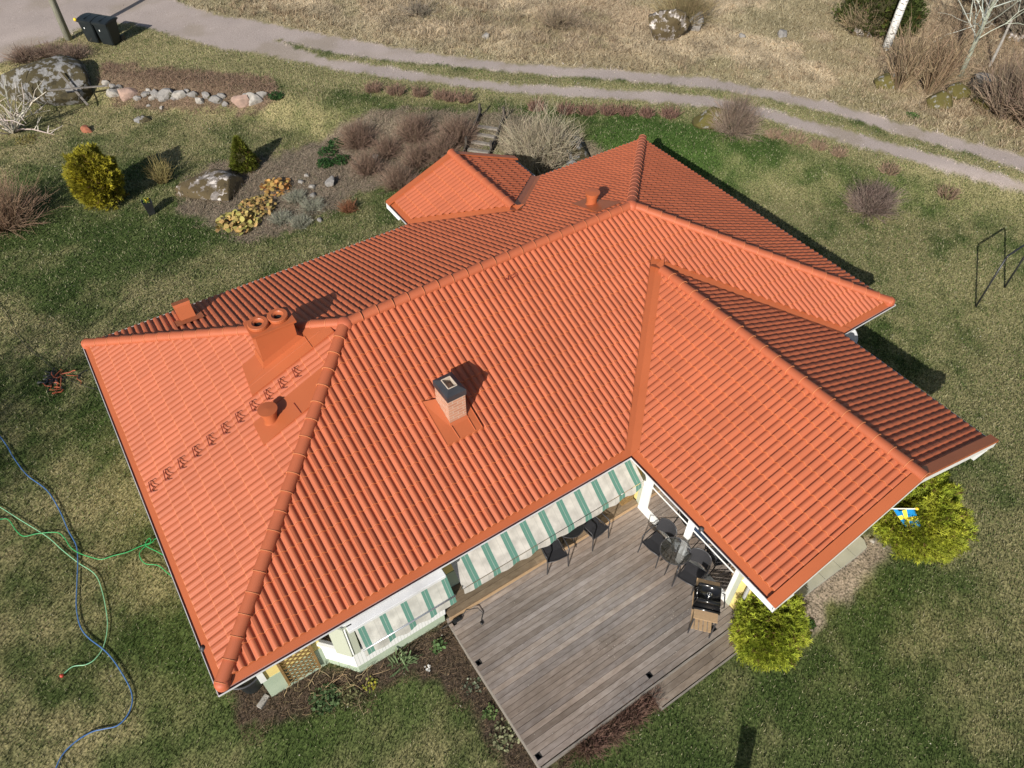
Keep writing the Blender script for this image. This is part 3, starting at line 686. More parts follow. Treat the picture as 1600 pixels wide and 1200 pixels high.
m.tube([LP(2.80, 5.30, .10), LP(3.19, 5.355, .105)], .010, 5); m.tube([LP(2.78, 5.20, .098), LP(4.5, 5.20, .098)], .007, 5); m.tube([LP(4.19, 5.355, .11), LP(4.20, 4.96, .10)], .010, 5)
m.build('chimney_flashing', M['sheet'], chim)
# ---- brick chimney
sx_, sy_ = 5.84, 2.20; ex_, ey_ = 6.235, 2.74; zb = .86; zt2 = .90+.80
m = MB(); m.box((sx_, sy_, zb-.3), (ex_, ey_, zt2)); bch = m.build('chimney', M['brick'], house); tag(bch, 'small pink brick chimney with black metal cap')
m = MB(); o_ = .02
a0, a1, b0, b1 = sx_-o_, ex_+o_, sy_-o_, ey_+o_
m.q((a0, b0, zt2-.04), (a1, b0, zt2-.04), (a1, b0, zt2+.10), (a0, b0, zt2+.10)); m.q((a1, b0, zt2-.04), (a1, b1, zt2-.04), (a1, b1, zt2+.10), (a1, b0, zt2+.10)); m.q((a1, b1, zt2-.04), (a0, b1, zt2-.04), (a0, b1, zt2+.10), (a1, b1, zt2+.10)); m.q((a0, b1, zt2-.04), (a0, b0, zt2-.04), (a0, b0, zt2+.10), (a0, b1, zt2+.10))
i0, i1, j0, j1 = sx_+.10, ex_-.10, sy_+.13, ey_-.13; zi = zt2+.17
m.q((a0, b0, zt2+.10), (a1, b0, zt2+.10), (i1, j0, zi), (i0, j0, zi)); m.q((a1, b0, zt2+.10), (a1, b1, zt2+.10), (i1, j1, zi), (i1, j0, zi)); m.q((a1, b1, zt2+.10), (a0, b1, zt2+.10), (i0, j1, zi), (i1, j1, zi)); m.q((a0, b1, zt2+.10), (a0, b0, zt2+.10), (i0, j0, zi), (i0, j1, zi))
m.build('chimney_cap', M['blackmetal'], bch)
m = MB(); fl = .015
m.q((i0, j0, zi), (i1, j0, zi), (i1, j0, zi-.2), (i0, j0, zi-.2)); m.q((i1, j0, zi), (i1, j1, zi), (i1, j1, zi-.2), (i1, j0, zi-.2)); m.q((i1, j1, zi), (i0, j1, zi), (i0, j1, zi-.2), (i1, j1, zi-.2)); m.q((i0, j1, zi), (i0, j0, zi), (i0, j0, zi-.2), (i0, j1, zi-.2))
for (p, q) in (((i0, j0), (i1, j0)), ((i1, j0), (i1, j1)), ((i1, j1), (i0, j1)), ((i0, j1), (i0, j0))): m.tube([(*p, zi), (*q, zi)], .012, 6)
m.build('flue_lining', M['clay'], bch)
m = MB(); m.box((i0, j0, zi-.21), (i1, j1, zi-.205)); m.build('flue_opening', M['flue_black'], bch)
m = MB()
def FP(x_, y_, dz=.09): return (x_, y_, SL*y_+dz)
m.q(FP(5.56, 1.86), FP(6.41, 1.86), FP(ex_+.02, sy_-.06, .10), FP(sx_-.02, sy_-.06, .10)); m.q(FP(sx_-.02, sy_-.06, .10), FP(ex_+.02, sy_-.06, .10), FP(ex_+.004, sy_-.004, .14), FP(sx_-.004, sy_-.004, .14))
m.q(FP(5.56, 1.86), FP(sx_-.02, sy_-.06, .10), FP(sx_-.004, sy_-.004, .14), FP(sx_-.004, ey_, .14), FP(5.56, ey_+.1)); m.q(FP(6.41, 1.86), FP(6.41, ey_+.1), FP(ex_+.004, ey_, .14), FP(ex_+.004, sy_-.004, .14), FP(ex_+.02, sy_-.06, .10))
m.q(FP(5.56, 1.86, .09), FP(6.41, 1.86, .09), FP(6.41, 1.86, 0), FP(5.56, 1.86, 0)); m.q(FP(5.56, 1.86, .09), FP(5.56, 1.86, 0), FP(5.56, 2.84, 0), FP(5.56, 2.84)); m.q(FP(6.41, 1.86, .09), FP(6.41, 2.84, .09), FP(6.41, 2.84, 0), FP(6.41, 1.86, 0))
m.tube([FP(sx_, sy_-.06, .115), FP(5.86, 1.87, .10)], .012, 5); m.tube([FP(ex_, sy_-.06, .115), FP(6.24, 1.87, .10)], .012, 5); m.tube([FP(5.565, 1.87, .095), FP(5.565, 2.84, .095)], .010, 5); m.tube([FP(6.405, 1.87, .095), FP(6.405, 2.84, .095)], .010, 5)
m.build('chimney_flashing', M['sheet'], bch)
# ---- round roof vents
def vent(x_, y_, zb_, plate, lab):
    m = MB(); m.lathe((x_, y_, zb_), [(.19, 0), (.15, .06), (.135, .10), (.135, .24), (.142, .245), (.142, .30), (.165, .32), (.165, .40), (.195, .405), (.195, .425), (.001, .44)], 28)
    v_ = m.build('roof_vent', M['sheet'], house, smooth=False); tag(v_, lab)
    m = MB(); m.q(*plate); m.q(plate[0], plate[1], (plate[1][0], plate[1][1], plate[1][2]-.05), (plate[0][0], plate[0][1], plate[0][2]-.05)); m.q(plate[0], plate[-1], (plate[-1][0], plate[-1][1], plate[-1][2]-.05), (plate[0][0], plate[0][1], plate[0][2]-.05)); m.build('vent_flashing', M['sheet'], v_)
vent(2.83, 4.10, 1.12, [LP(2.48, 3.68), LP(3.62, 3.72), LP(4.2, 4.36), LP(2.50, 4.32)], 'round cowl on the left slope')
def BP(x_, y_, dz=.085): return (x_, y_, SL*(W-y_)+dz)
vent(12.35, 6.0, SL*4.0+.0, [BP(12.1, 6.5), BP(12.6, 6.5), BP(12.75, 5.3), BP(11.95, 5.3)], 'round cowl just behind the main ridge')
# antenna stub beside the cowl
m = MB(); m.tube([LP(3.34, 4.05, .10), LP(3.36, 3.72, .10)], .010, 6); m.build('flashing_seam', M['rustred'], roof)
# hook on the front slope
# ---- roof box at the back eave
m = MB(); m.add([(2.24, 8.72, .52), (2.60, 8.72, .52), (2.24, 9.12, .72), (2.60, 9.12, .72), (2.22, 9.16, .78), (2.62, 9.16, .78), (2.22, 9.5, .62), (2.62, 9.5, .62), (2.24, 9.48, .2), (2.60, 9.48, .2), (2.24, 8.72, .4), (2.60, 8.72, .4)], [(0, 1, 3, 2), (2, 3, 5, 4), (4, 5, 7, 6), (6, 7, 9, 8), (0, 2, 4, 6, 8, 10), (1, 11, 9, 7, 5, 3), (0, 10, 11, 1)])
hb = m.build('roof_hatch', M['sheet'], roof)
m = MB(); m.q(BP(2.1, 8.95), BP(2.75, 8.95), BP(2.75, 8.5), BP(2.1, 8.5)); m.build('hatch_flashing', M['sheet'], roof)
# ---- walking hooks down the left slope
hk = MB(); 
def hook(m, c, a, n_):             # a = plan direction of the row, n_ = plan normal of the row
    c = np.array(c); a = np.array(a, float); n_ = np.array(n_, float); u3 = np.array([0, 0, 1.])
    t = .011
    p = lambda i, j, k: tuple(c+a*i+n_*j+u3*k)
    m.tube([p(-.02, .15, .03), p(-.05, -.13, .05), p(.03, -.15, .02)], t, 5)
    m.tube([p(-.02, .15, .03), p(.035, .13, .05), p(.0, .03, .06), p(.03, -.07, .05), p(-.05, -.13, .05)], t*.8, 5)
for k in range(11):
    m = MB(); x_ = .28+k*.339; hook(m, (x_, 4.68, LZ(x_)+.075), (1, 0, SL), (0, 1, 0)); m.build('roof_step_hook', M['rustred'], roof)
m = MB(); hook(m, (8.87, 4.5, SL*4.5+.03), (0, 1, SL), (1, 0, 0)); m.build('roof_step_hook', M['rustred'], roof)
# gutter leaf guard balls
for (p) in ((.05, .95, .0), (8.98, -2.1, -.01)):
    m = MB(); m.lathe(p, [(.001, -.06), (.05, -.05), (.062, -.01), (.05, .035), (.001, .055)], 12); m.build('leaf_guard', M['blackmetal'], roof, smooth=True)

# ---- walls
m = MB(); m.box((.6, .6, -2.95), (17.19, 9.4, -.21)); walls = m.build('wall', M['yellow'], house)
m = MB(); m.box((.56, .56, -1.55), (.68, .598, -.21)); m.box((.56, .60, -1.55), (.598, .72, -.21)); m.build('corner_board', M['white'], walls)
m = MB(); m.box((.585, .585, -3.0), (17.21, 9.42, -1.57)); m.build('plinth', M['plinth'], walls)
m = MB(); m.box((10.0, -3.3, -2.95), (15.19, .59, -.21)); m.box((9.54, -3.3, -2.95), (9.997, -2.93, -.21)); m.box((9.54, -.02, -2.95), (9.997, .597, -.21))
m.box((9.56, -2.929, -2.95), (9.997, -.021, -2.40)); m.box((9.56, -2.929, -.30), (9.997, -.021, -.21))
m.add([(9.54, -3.3, -.21), (15.19, -3.3, -.21), (WM, -3.3, wh-.16), (9.54, -3.22, -.21), (15.19, -3.22, -.21), (WM, -3.22, wh-.16)], [(0, 1, 2), (5, 4, 3)])
wwing = m.build('wall', M['yellow'], house)
m = MB(); m.box((9.3, 9.43, -2.9), (13.1, 10.7, -.21)); m.add([(9.3, 10.7, -.21), (13.1, 10.7, -.21), (PM, 10.7, phh-.16)], [(0, 1, 2)]); m.build('wall', M['yellow'], house)
# corner boards on the wing by the deck
for (a_, b_) in ((-3.03, -2.93), (-.02, .08)): m = MB(); m.box((9.51, a_, -2.42), (9.538, b_, -.21)); m.build('corner_board', M['greige'], wwing)
# glazed sliding front on the wing
BARZ = -1.31
m = MB()
gy = [(-2.93, -2.84), (-1.56, -1.44), (-.22, -.03)]
for a_, b_ in gy: m.box((9.50, a_, -2.38), (9.60, b_, -.22))
m.box((9.485, -2.93, -2.44), (9.61, -.03, -2.27)); m.box((9.5, -2.93, -.28), (9.6, -.03, -.22))
gf = m.build('glass_door', M['white'], house); tag(gf, 'white framed sliding glass front facing the deck')
for a_, b_ in ((-2.84, -1.56), (-1.44, -.22)):
    m = MB(); m.q((9.56, a_, -2.27), (9.56, b_, -2.27), (9.56, b_, -.28), (9.56, a_, -.28)); m.build('pane', M['glass'], gf)
    m = MB(); m.box((9.551, a_, BARZ), (9.569, b_, BARZ+.026)); m.build('glazing_bar', M['white'], gf)
m = MB(); m.box((9.985, -2.93, -2.40), (9.996, -.02, -.3)); m.build('interior', M['inner'], gf)
def curtain(y0_, y1_, zlo, par):
    m = MB(); n = 28; v = []
    for i in range(n+1):
        t = i/n; yy = y0_+(y1_-y0_)*t; xx = 9.65+.03*math.sin(t*22)+.012*math.sin(t*51)
        v += [(xx, yy, -.35), (xx+.02, yy, zlo+.05*math.sin(t*9))]
    m.add(v, [(2*i, 2*i+2, 2*i+3, 2*i+1) for i in range(n)]); m.build('curtain', M['curtain'], par, smooth=True)
curtain(-.62, -.24, -1.98, gf); curtain(-2.82, -2.2, -2.15, gf)
# downpipe on the wing corner
m = MB(); m.tube([(9.0, -3.36, -.08), (9.30, -3.28, -.35), (9.46, -3.26, -.6), (9.46, -3.26, -2.6)], .04, 10); m.build('downpipe', M['gutter'], house, smooth=True)

# ---- bay window
m = MB(); bz = -2.08
bp = [(1.78, .60), (2.24, .07), (4.27, .07), (4.27, .60)]
def prism(m, P, z0_, z1_, grow=0):
    c = np.mean(P, 0); Q = [tuple(np.array(p)+(np.array(p)-c)/np.linalg.norm(np.array(p)-c)*grow) for p in P]; n = len(Q)
    m.add([(*p, z0_) for p in Q]+[(*p, z1_) for p in Q], [tuple(range(n))[::-1], tuple(range(n, 2*n))]+[(i, (i+1) % n, n+(i+1) % n, n+i) for i in range(n)])
prism(m, [(1.78, .599), (2.24, .07), (4.27, .07), (4.27, .599)], bz, -1.35); bay = m.build('bay_window', M['siding'], house); tag(bay, 'white boarded bay window beside the deck')
m = MB(); prism(m, [(1.81, .598), (2.26, .09), (4.25, .09), (4.25, .598)], -3.0, bz-.001); m.build('plinth', M['plinth'], bay)
m = MB(); prism(m, [(1.80, .598), (2.26, .095), (4.24, .095), (4.24, .598)], -1.349, -.22); m.build('pane', M['glass'], bay)
m = MB()
m.obox((2.255, .08, -.79), (.045, -.04, 0), (.04, .045, 0), (0, 0, .56)); m.box((4.16, .05, -1.349), (4.285, .16, -.22)); m.box((3.2, .06, -1.349), (3.28, .14, -.22)); m.box((2.28, .055, -1.40), (4.28, .2, -1.345)); m.box((4.2, .1, -1.34), (4.28, .59, -1.28)); m.box((4.2, .5, -1.34), (4.285, .598, -.22))
m.obox((2.02, .33, -1.36), (.25, -.28, 0), (.03, .03, 0), (0, 0, .04))
m.build('window_frame', M['white'], bay)
m = MB(); m.obox((2.12, .135, -.80), (.11, -.125, 0), (.012, .012, 0), (0, 0, .60)); m.obox((2.32, .025, -.80), (.09, .0, 0), (.0, .012, 0), (0, 0, .60)); m.build('corner_board', M['greige'], bay)
for (a_, b_) in ((.16, .24), (.42, .50)): m = MB(); m.box((4.287, a_, -2.3), (4.32, b_, -.25)); m.build('corner_board', M['greywood'], bay)
# ---- awnings
M['aw1'] = stripemat('striped_awning_cloth_wide', 4.78-8.93+0, .468, .34, (.56, .53, .48), (.10, .22, .175))
M['aw2'] = stripemat('striped_awning_cloth_bay', 2.40-8.93, .44, .30, (.54, .53, .48), (.10, .22, .175))
def awning(x0_, x1_, yb, zb_, yf, zf, mt, lab, casing, per, xo):
    n = 60; v = []; rows = 7
    for j in range(rows+1):
        t = j/rows
        for i in range(n+1):
            s_ = i/n; sag = .02*math.sin(math.pi*t)*(1+.3*math.sin(s_*9)); v.append((x0_+(x1_-x0_)*s_, yb+(yf-yb)*t, zb_+(zf-zb_)*t-sag))
    m = MB(); m.add(v, [(j*(n+1)+i, j*(n+1)+i+1, (j+1)*(n+1)+i+1, (j+1)*(n+1)+i) for j in range(rows) for i in range(n)])
    aw = m.build('awning', mt, house, smooth=True); tag(aw, lab)
    m = MB(); v = []; nn = 160          # valance with scalloped edge
    for i in range(nn+1):
        s_ = i/nn; xx = x0_+(x1_-x0_)*s_; sc = .16+.03*math.cos((xx-xo)/per*2*math.pi); v += [(xx, yf-.018, zf+.004), (xx, yf-.06+.012*math.sin(xx*11), zf-sc)]
    m.add(v, [(2*i, 2*i+2, 2*i+3, 2*i+1) for i in range(nn)]); m.build('valance', mt, aw, smooth=True)
    m = MB(); m.tube([(x0_-.02, yf+(0 if x1_ < 5 else .035), zf+(.008 if x1_ < 5 else -.04)), (x1_+.02, yf+(0 if x1_ < 5 else .035), zf+(.008 if x1_ < 5 else -.04))], .020, 10); m.build('front_rail', M['alu'], aw, smooth=True)
    for xx in (x0_+.05, x1_-.05): m = MB(); m.tube([(xx, yb, zb_-.1), (xx, (yb+yf)/2, (zb_+zf)/2-.12), (xx, yf, zf-.01)], .014, 6); m.build('awning_arm', M['alu'], aw)
    if casing: m = MB(); m.box(*casing, .01); m.build('awning_casing', M['gutter'], aw)
awning(4.62, 9.30, .45, -.42, -.17, -.93, M['aw1'], 'wide green and white striped awning over the deck', ((4.55, .4, -.45), (9.2, .55, -.27)), .468, 4.78)
awning(2.42, 4.36, .0, -.31, -.30, -.74, M['aw2'], 'short green and white striped awning on the bay', ((2.30, -.085, -.30), (4.33, .20, -.20)), .44, 2.4)
# ---- trellis on the wall, with its bare climber
m = MB(); tx0, tx1, tz0, tz1 = .98, 1.62, -2.2, -.6
for xx in (tx0, tx1): m.box((xx-.025, .53, tz0), (xx+.025, .575, tz1))
for k in range(-12, 14):
    for sgn, yy in ((1, .555), (-1, .545)):
        xa = tx0; za = tz0+k*.16; xb = tx1; zb_ = za+sgn*(tx1-tx0)
        pa, pb = np.array([xa, yy, za]), np.array([xb, yy, zb_])
        ts = [0, 1]
        d = pb-pa
        t0 = 0; t1 = 1
        for lim, s_ in ((tz0, 1), (tz1, -1)):
            if abs(d[2]) > 1e-6:
                t = (lim-pa[2])/d[2]
                if s_*d[2] > 0: t0 = max(t0, t)
                else: t1 = min(t1, t)
        if t1 > t0+.03:
            a_ = pa+d*t0; b_ = pa+d*t1; m.obox((a_+b_)/2, (b_-a_)/2, np.array([-d[2], 0, d[0]])/np.linalg.norm(d)*.014, (0, .004, 0))
tr = m.build('trellis', M['goldwood'], None, loc=(1.3, .55, -2.2)); tag(tr, 'brown diamond lattice trellis leaning on the wall left of the bay', 'trellis')
# ---- wing front step slabs
slp = [G(1210, 950)[:2], G(1368, 836)[:2]]
m = MB()
sl_a, sl_b = np.array([10.3, -3.5]), np.array([13.35, -3.5])
for k in range(6):
    x0_ = 10.35+k*.52; 
    y1_ = -3.80-.0*k
    P_ = [(x0_, -3.3), (x0_, -3.74), (x0_+.505, -3.74), (x0_+.505, -3.3)]
    if k == 5: P_ = [(x0_, -3.3), (x0_, -3.74), (x0_+.40, -3.72), (x0_+.505, -3.56), (x0_+.505, -3.3)]
    m.add([(*p, -2.66) for p in P_]+[(*p, -2.575) for p in P_], [tuple(range(len(P_)))[::-1], tuple(range(len(P_), 2*len(P_)))]+[(i, (i+1) % len(P_), len(P_)+(i+1) % len(P_), len(P_)+i) for i in range(len(P_))])
tag(m.build('paving_slabs', M['concrete'], None, loc=(11.9, -3.8, -2.66)), 'row of grey concrete slabs along the foot of the gable wall', 'paving slabs')

# ---- satellite dish under the right eave
dish = thing('satellite_dish', 'pale round dish showing below the right front eave', 'satellite dish', (16.35, .45, -.75))
m = MB(); nrm = Vector((.10, -.30, .95)).normalized()
m.lathe((16.28, .34, -.46), [(.001, -.07), (.2, -.055), (.36, -.02), (.455, .02), (.47, .035), (.475, .015), (.37, -.03), (.2, -.075), (.001, -.09)], 40, axis=nrm); m.build('reflector', M['dish'], dish, smooth=True)
m = MB(); m.tube([(16.3, .40, -.55), (16.32, .52, -.8), (16.32, .60, -.8)], .025, 8); m.build('bracket', M['alu'], dish)
#@@END_HOUSE
# ================================================================== DECK
DZ = -2.35
deck = thing('deck', 'weathered brownish wooden deck with long narrow boards in the house corner', 'deck', (6.9, -1.5, DZ-.3))
def planks(x0_, x1_, y0_, y1_, ztop, wd, par, seed, holes=(), name='planking', tone=None, alongx=True):
    g = random.Random(seed); V = []; F_ = []; Cc = []; y = y1_; 
    while y-wd > y0_-.01:
        ya, yb = y-wd+.008, y
        joins = [x0_]
        xx = x0_+(g.uniform(1.5, 4.8) if g.random() < .3 else 99)
        while xx < x1_-.8: joins.append(xx); xx += g.uniform(4, 6)
        joins.append(x1_)
        for a_, b_ in zip(joins[:-1], joins[1:]):
            segs = [(a_, b_)]
            for (hx, hy, hs) in holes:
                if abs((ya+yb)/2-hy) < .03: 
                    segs = [s for (p, q) in segs for s in ((p, min(q, hx-hs)), (max(p, hx+hs), q)) if s[1]-s[0] > .02]
            k = g.uniform(.74, 1.16); base = np.array(tone or g.choice([(.37, .325, .29), (.36, .325, .30), (.385, .345, .315), (.34, .295, .26), (.355, .325, .31)]))*k
            dz = g.uniform(-.003, .003)
            for (p, q) in segs:
                p += .002; q -= .002; i = len(V)
                nseg = max(1, int((q-p)/.22))
                for t in range(nseg+1):
                    xx_ = p+(q-p)*t/nseg; wb = .0015*math.sin(xx_*2.3+y*9)
                    cc_ = base*(.93+.14*float(vnoise(xx_, y*3, .5, 7)))*(.40+.50*float(fbm(xx_, y*1.5, 1.0, 77, 5))+.34*float(fbm(xx_, y*9, .9, 13, 4)))*np.array([1, 1.0-.11*float(vnoise(xx_, y, 1.3, 91)), 1.0-.2*float(vnoise(xx_, y, 1.3, 91))])
                    for (yy_, zz_) in ((ya+wb, ztop-.028), (ya+wb, ztop+dz), (yb+wb, ztop+dz), (yb+wb, ztop-.028)): V.append((xx_, yy_, zz_)); Cc.append(cc_)
                for t in range(nseg):
                    b0 = i+t*4
                    for j in range(3): F_.append((b0+j, b0+4+j, b0+5+j, b0+1+j))
                F_.append((i, i+1, i+2, i+3)); e0 = i+nseg*4; F_.append((e0+3, e0+2, e0+1, e0))
        y -= wd
    return npmesh(name, np.array(V), np.array(F_), M['deck'], np.array(Cc), parent=par)
holes = [(7.10, -3.224, .058), (8.87, -3.224, .058), (4.36, -1.096, .058), (4.36, -3.224, .058), (4.38, -.088, .045)]
planks(4.27, 9.52, -3.40, .08, DZ, .112, deck, 5, holes)
planks(4.32, 9.50, .01, .57, DZ+.15, .14, deck, 8, name='wall_step_planking', tone=(.30, .235, .16))
m = MB(); m.box((4.32, -.008, DZ+.01), (9.5, .012, DZ+.118)); m.build('step_riser', M['lightwood'], deck)
planks(6.95, 9.35, -3.82, -3.40, DZ-.15, .135, deck, 12, name='lower_step_planking', tone=(.34, .29, .24))
m = MB(); m.box((4.262, -3.42, DZ-.22), (4.286, .02, DZ-.004)); m.box((4.29, -3.428, DZ-.24), (9.5, -3.404, DZ-.03)); m.box((6.94, -3.835, -2.7), (9.36, -3.815, DZ-.182)); m.box((6.94, -3.81, -2.7), (6.96, -3.43, DZ-.182)); m.build('fascia', M['oldwood'], deck)
m = MB(); m.box((4.3, -3.38, -2.72), (9.5, .55, -2.66)); m.box((4.4, -3.3, -2.66), (4.5, .5, DZ-.035)); m.box((6.8, -3.3, -2.66), (6.9, .5, DZ-.035)); m.box((9.2, -3.3, -2.66), (9.3, .5, DZ-.035)); m.build('joists', M['darkwood'], deck)
for (hx, hy, hs) in holes[:4]:
    m = MB(); s_ = hs-.006
    for (a_, b_) in (((hx-s_, hy-s_), (hx+s_, hy-s_+.006)), ((hx-s_, hy+s_-.006), (hx+s_, hy+s_)), ((hx-s_, hy-s_), (hx-s_+.006, hy+s_)), ((hx+s_-.006, hy-s_), (hx+s_, hy+s_))): m.box((*a_, DZ-.15), (*b_, DZ+.006))
    m.box((hx-s_+.002, hy-s_+.002, DZ-.15), (hx+s_-.002, hy+s_-.002, DZ-.14)); m.build('post_socket', M['black'], deck)

# ------------------------------------------------------------------ garden furniture
def chair(c, face, label, group, h=0, tone=None):
    """c = seat centre on the boards, face = direction the sitter looks (plan angle)"""
    t = thing('chair', label, 'chair', (c[0], c[1], DZ+h), group)
    f = np.array([math.cos(face), math.sin(face), 0]); s_ = np.array([-f[1], f[0], 0]); u3 = np.array([0, 0, 1.]); o = np.array([c[0], c[1], DZ+h])
    P = lambda a, b_, z: tuple(o+f*a+s_*b_+u3*z)
    m = MB(); m.add([P(-.22, -.22, .43), P(.24, -.235, .44), P(.24, .235, .44), P(-.22, .22, .43), P(0, -.20, .415), P(0, .20, .415)], [(0, 4, 5, 3), (4, 1, 2, 5)]); m.build('seat', M['blackfab'], t)
    m = MB(); n = 9; v = []
    for i in range(n+1):
        g_ = -1+2*i/n; bx = -.235-.075*(1-g_*g_); v += [P(bx+.02, g_*.225, .50), P(bx-.06, g_*.225*.98, .84+.07*(1-g_**4)*1)]
    m.add(v, [(2*i, 2*i+2, 2*i+3, 2*i+1) for i in range(n)]); m.build('backrest', M['blackfab'], t, smooth=True)
    m = MB(); m.tube([P(-.22, -.22, .43), P(.24, -.235, .44), P(.255, 0, .44), P(.24, .235, .44), P(-.22, .22, .43), P(-.22, -.22, .43)], .015, 6)
    arc = [P(-.24, -.24, .43), P(-.29, -.24, .80)]+[P(-.30-.07*(1-g_*g_), g_*.23, .84+.075*(1-g_**4)) for g_ in np.linspace(-.9, .9, 9)]+[P(-.29, .24, .80), P(-.24, .24, .43)]
    m.tube(arc, .015, 6); m.build('frame', M['steel'], t, smooth=True)
    for b_ in (-1, 1):
        m = MB(); m.tube([P(-.30, b_*.245, .63), P(-.1, b_*.275, .66), P(.16, b_*.275, .655), P(.22, b_*.27, .62), P(.23, b_*.255, .45)], .015, 6); m.build('armrest', M['steel'], t, smooth=True)
        m = MB(); m.tube([P(.23, b_*.245, .45), P(.27, b_*.26, .0)], .015, 6); m.build('leg', M['steel'], t)
        m = MB(); m.tube([P(-.22, b_*.235, .43), P(-.33, b_*.26, .0)], .015, 6); m.build('leg', M['steel'], t)
    return t
chair((9.02, -1.17), math.pi+.15, 'black mesh chair with round back, left of the glass table', None)
chair((9.14, -2.16), math.pi+.35, 'black mesh chair with round back, between glass table and grill', None)
chair((6.98, .02-.06), -1.75, 'dark garden chair half under the striped awning, left of the round black table', None)
chair((8.10, .0-.05), -1.45, 'dark garden chair half under the striped awning, right of the round black table', None)
def rtable(c, r_, h, top, label, cat='table', ring=True):
    t = thing('round_table', label, cat, (c[0], c[1], DZ)); z = DZ+h
    m = MB(); m.lathe((c[0], c[1], z), [(.001, 0), (r_, 0), (r_, -.008), (.001, -.008)], 40); m.build('table_top', top, t)
    m = MB(); m.tube([(c[0]+r_*math.cos(a), c[1]+r_*math.sin(a), z-.004) for a in np.linspace(0, 2*math.pi, 41)], .012, 6)
    m.lathe((c[0], c[1], z), [(.001, .012), (.02, .010), (.03, .002), (.03, -.02)], 12)
    for k in range(4):
        a = k*math.pi/2+.3; m.tube([(c[0], c[1], z-.012), (c[0]+r_*math.cos(a), c[1]+r_*math.sin(a), z-.012)], .006, 4)
    m.build('table_frame', M['steel'], t)
    for k in range(4):
        a = k*math.pi/2+.3; m = MB(); m.tube([(c[0]+r_*.85*math.cos(a), c[1]+r_*.85*math.sin(a), z-.02), (c[0]+r_*.35*math.cos(a), c[1]+r_*.35*math.sin(a), z-.38), (c[0]+r_*.75*math.cos(a), c[1]+r_*.75*math.sin(a), DZ)], .011, 6); m.build('leg', M['steel'], t, smooth=True)
    return t
rtable((9.08, -1.64), .34, .72, M['tglass'], 'round smoked glass table between the two mesh chairs')
rtable((7.55, .17), .33, .70, M['black'], 'round black table half hidden by the striped awning')
# grill on its cart
gc = np.array([8.83, -2.86]); ga = R(-36)+math.pi/2
gx = np.array([math.cos(ga), math.sin(ga), 0]); gy_ = np.array([-gx[1], gx[0], 0])
gl = np.array([.77, .64, 0]); # direction of the shelf row (near shelf -> far shelf)
gt = thing('grill', 'black lidded grill on a cart with two pale wooden side shelves', 'grill', (gc[0], gc[1], DZ))
def GPt(a, b_, z): d1 = np.array([.74, .673, 0]); d2 = np.array([.673, -.74, 0]); return tuple(np.array([gc[0], gc[1], DZ])+d1*a+d2*b_+np.array([0, 0, z]))
bm = bmesh.new(); bmesh.ops.create_cube(bm, size=1)
for v in bm.verts:
    t_ = 1 if v.co.z < 0 else .80
    v.co = Vector(GPt(v.co.x*.40*t_, v.co.y*.44*t_, .88+v.co.z*.24))
bmesh.ops.bevel(bm, geom=bm.edges[:], offset=.055, segments=3, affect='EDGES'); m = MB(); m.bm(bm); m.build('lid', M['enamel'], gt, smooth=True)
bm = bmesh.new(); bmesh.ops.create_cube(bm, size=1)
for v in bm.verts:
    t_ = 1 if v.co.z > 0 else .7
    v.co = Vector(GPt(v.co.x*.41*t_, v.co.y*.45*t_, .66+v.co.z*.17))
bmesh.ops.bevel(bm, geom=bm.edges[:], offset=.04, segments=2, affect='EDGES'); m = MB(); m.bm(bm); m.build('bowl', M['enamel'], gt, smooth=True)
m = MB(); m.lathe(GPt(0, 0, 1.002), [(.055, 0), (.055, .008), (.04, .012), (.036, .008), (.036, 0)], 20); m.lathe(GPt(0, 0, 1.002), [(.001, .012), (.016, .010), (.02, 0)], 10); m.build('thermometer', M['chrome'], gt, smooth=True)
m = MB(); m.tube([GPt(-.17, .28, .86), GPt(-.15, .33, .87), GPt(.15, .33, .87), GPt(.17, .28, .86)], .013, 8); m.build('handle', M['black'], gt)
for sgn in (-1, 1):
    m = MB()
    for k in range(3): m.obox(GPt(sgn*(.25+k*.082), 0, .74), np.array(GPt(.04, 0, 0))-np.array(GPt(0, 0, 0)), (np.array(GPt(0, .24, 0))-np.array(GPt(0, 0, 0))), (0, 0, .01))
    m.build('side_shelf', M['lightwood'], gt)
for a_ in (-.44, .44):
    for b_ in (-.22, .22):
        m = MB(); m.tube([GPt(a_, b_, .72), GPt(a_, b_, .0)], .016, 6); m.build('leg', M['steel'], gt)
m = MB(); m.box((gc[0]-.02, gc[1]-.02, DZ+.19), (gc[0]+.02, gc[1]+.02, DZ+.21))
for k in range(5): m.obox(GPt(0, -.18+k*.09, .2), np.array(GPt(.42, 0, 0))-np.array(GPt(0, 0, 0)), (np.array(GPt(0, .035, 0))-np.array(GPt(0, 0, 0))), (0, 0, .008))
m.build('lower_rack', M['lightwood'], gt)
# wooden crate with things in the corner
cr = thing('wooden_crate', 'small brown wooden crate in the inner deck corner', 'crate', (9.30, .33, DZ+.15))
m = MB(); x0_, x1_, y0_, y1_, z0_ = 9.12, 9.46, .14, .44, DZ+.152
for z_ in (0, .11, .22): 
    m.box((x0_, y0_, z0_+z_), (x1_, y0_+.015, z0_+z_+.085)); m.box((x0_, y1_-.015, z0_+z_), (x1_, y1_, z0_+z_+.085)); m.box((x0_, y0_+.016, z0_+z_), (x0_+.015, y1_-.016, z0_+z_+.085)); m.box((x1_-.015, y0_+.016, z0_+z_), (x1_, y1_-.016, z0_+z_+.085))
m.box((x0_+.016, y0_+.016, z0_), (x1_-.016, y1_-.016, z0_+.015)); m.build('slats', M['goldwood'], cr)
m = MB(); m.box((x0_+.02, y0_+.02, z0_+.26), (x1_-.02, y1_-.02, z0_+.275)); m.build('lid', M['lightwood'], cr)
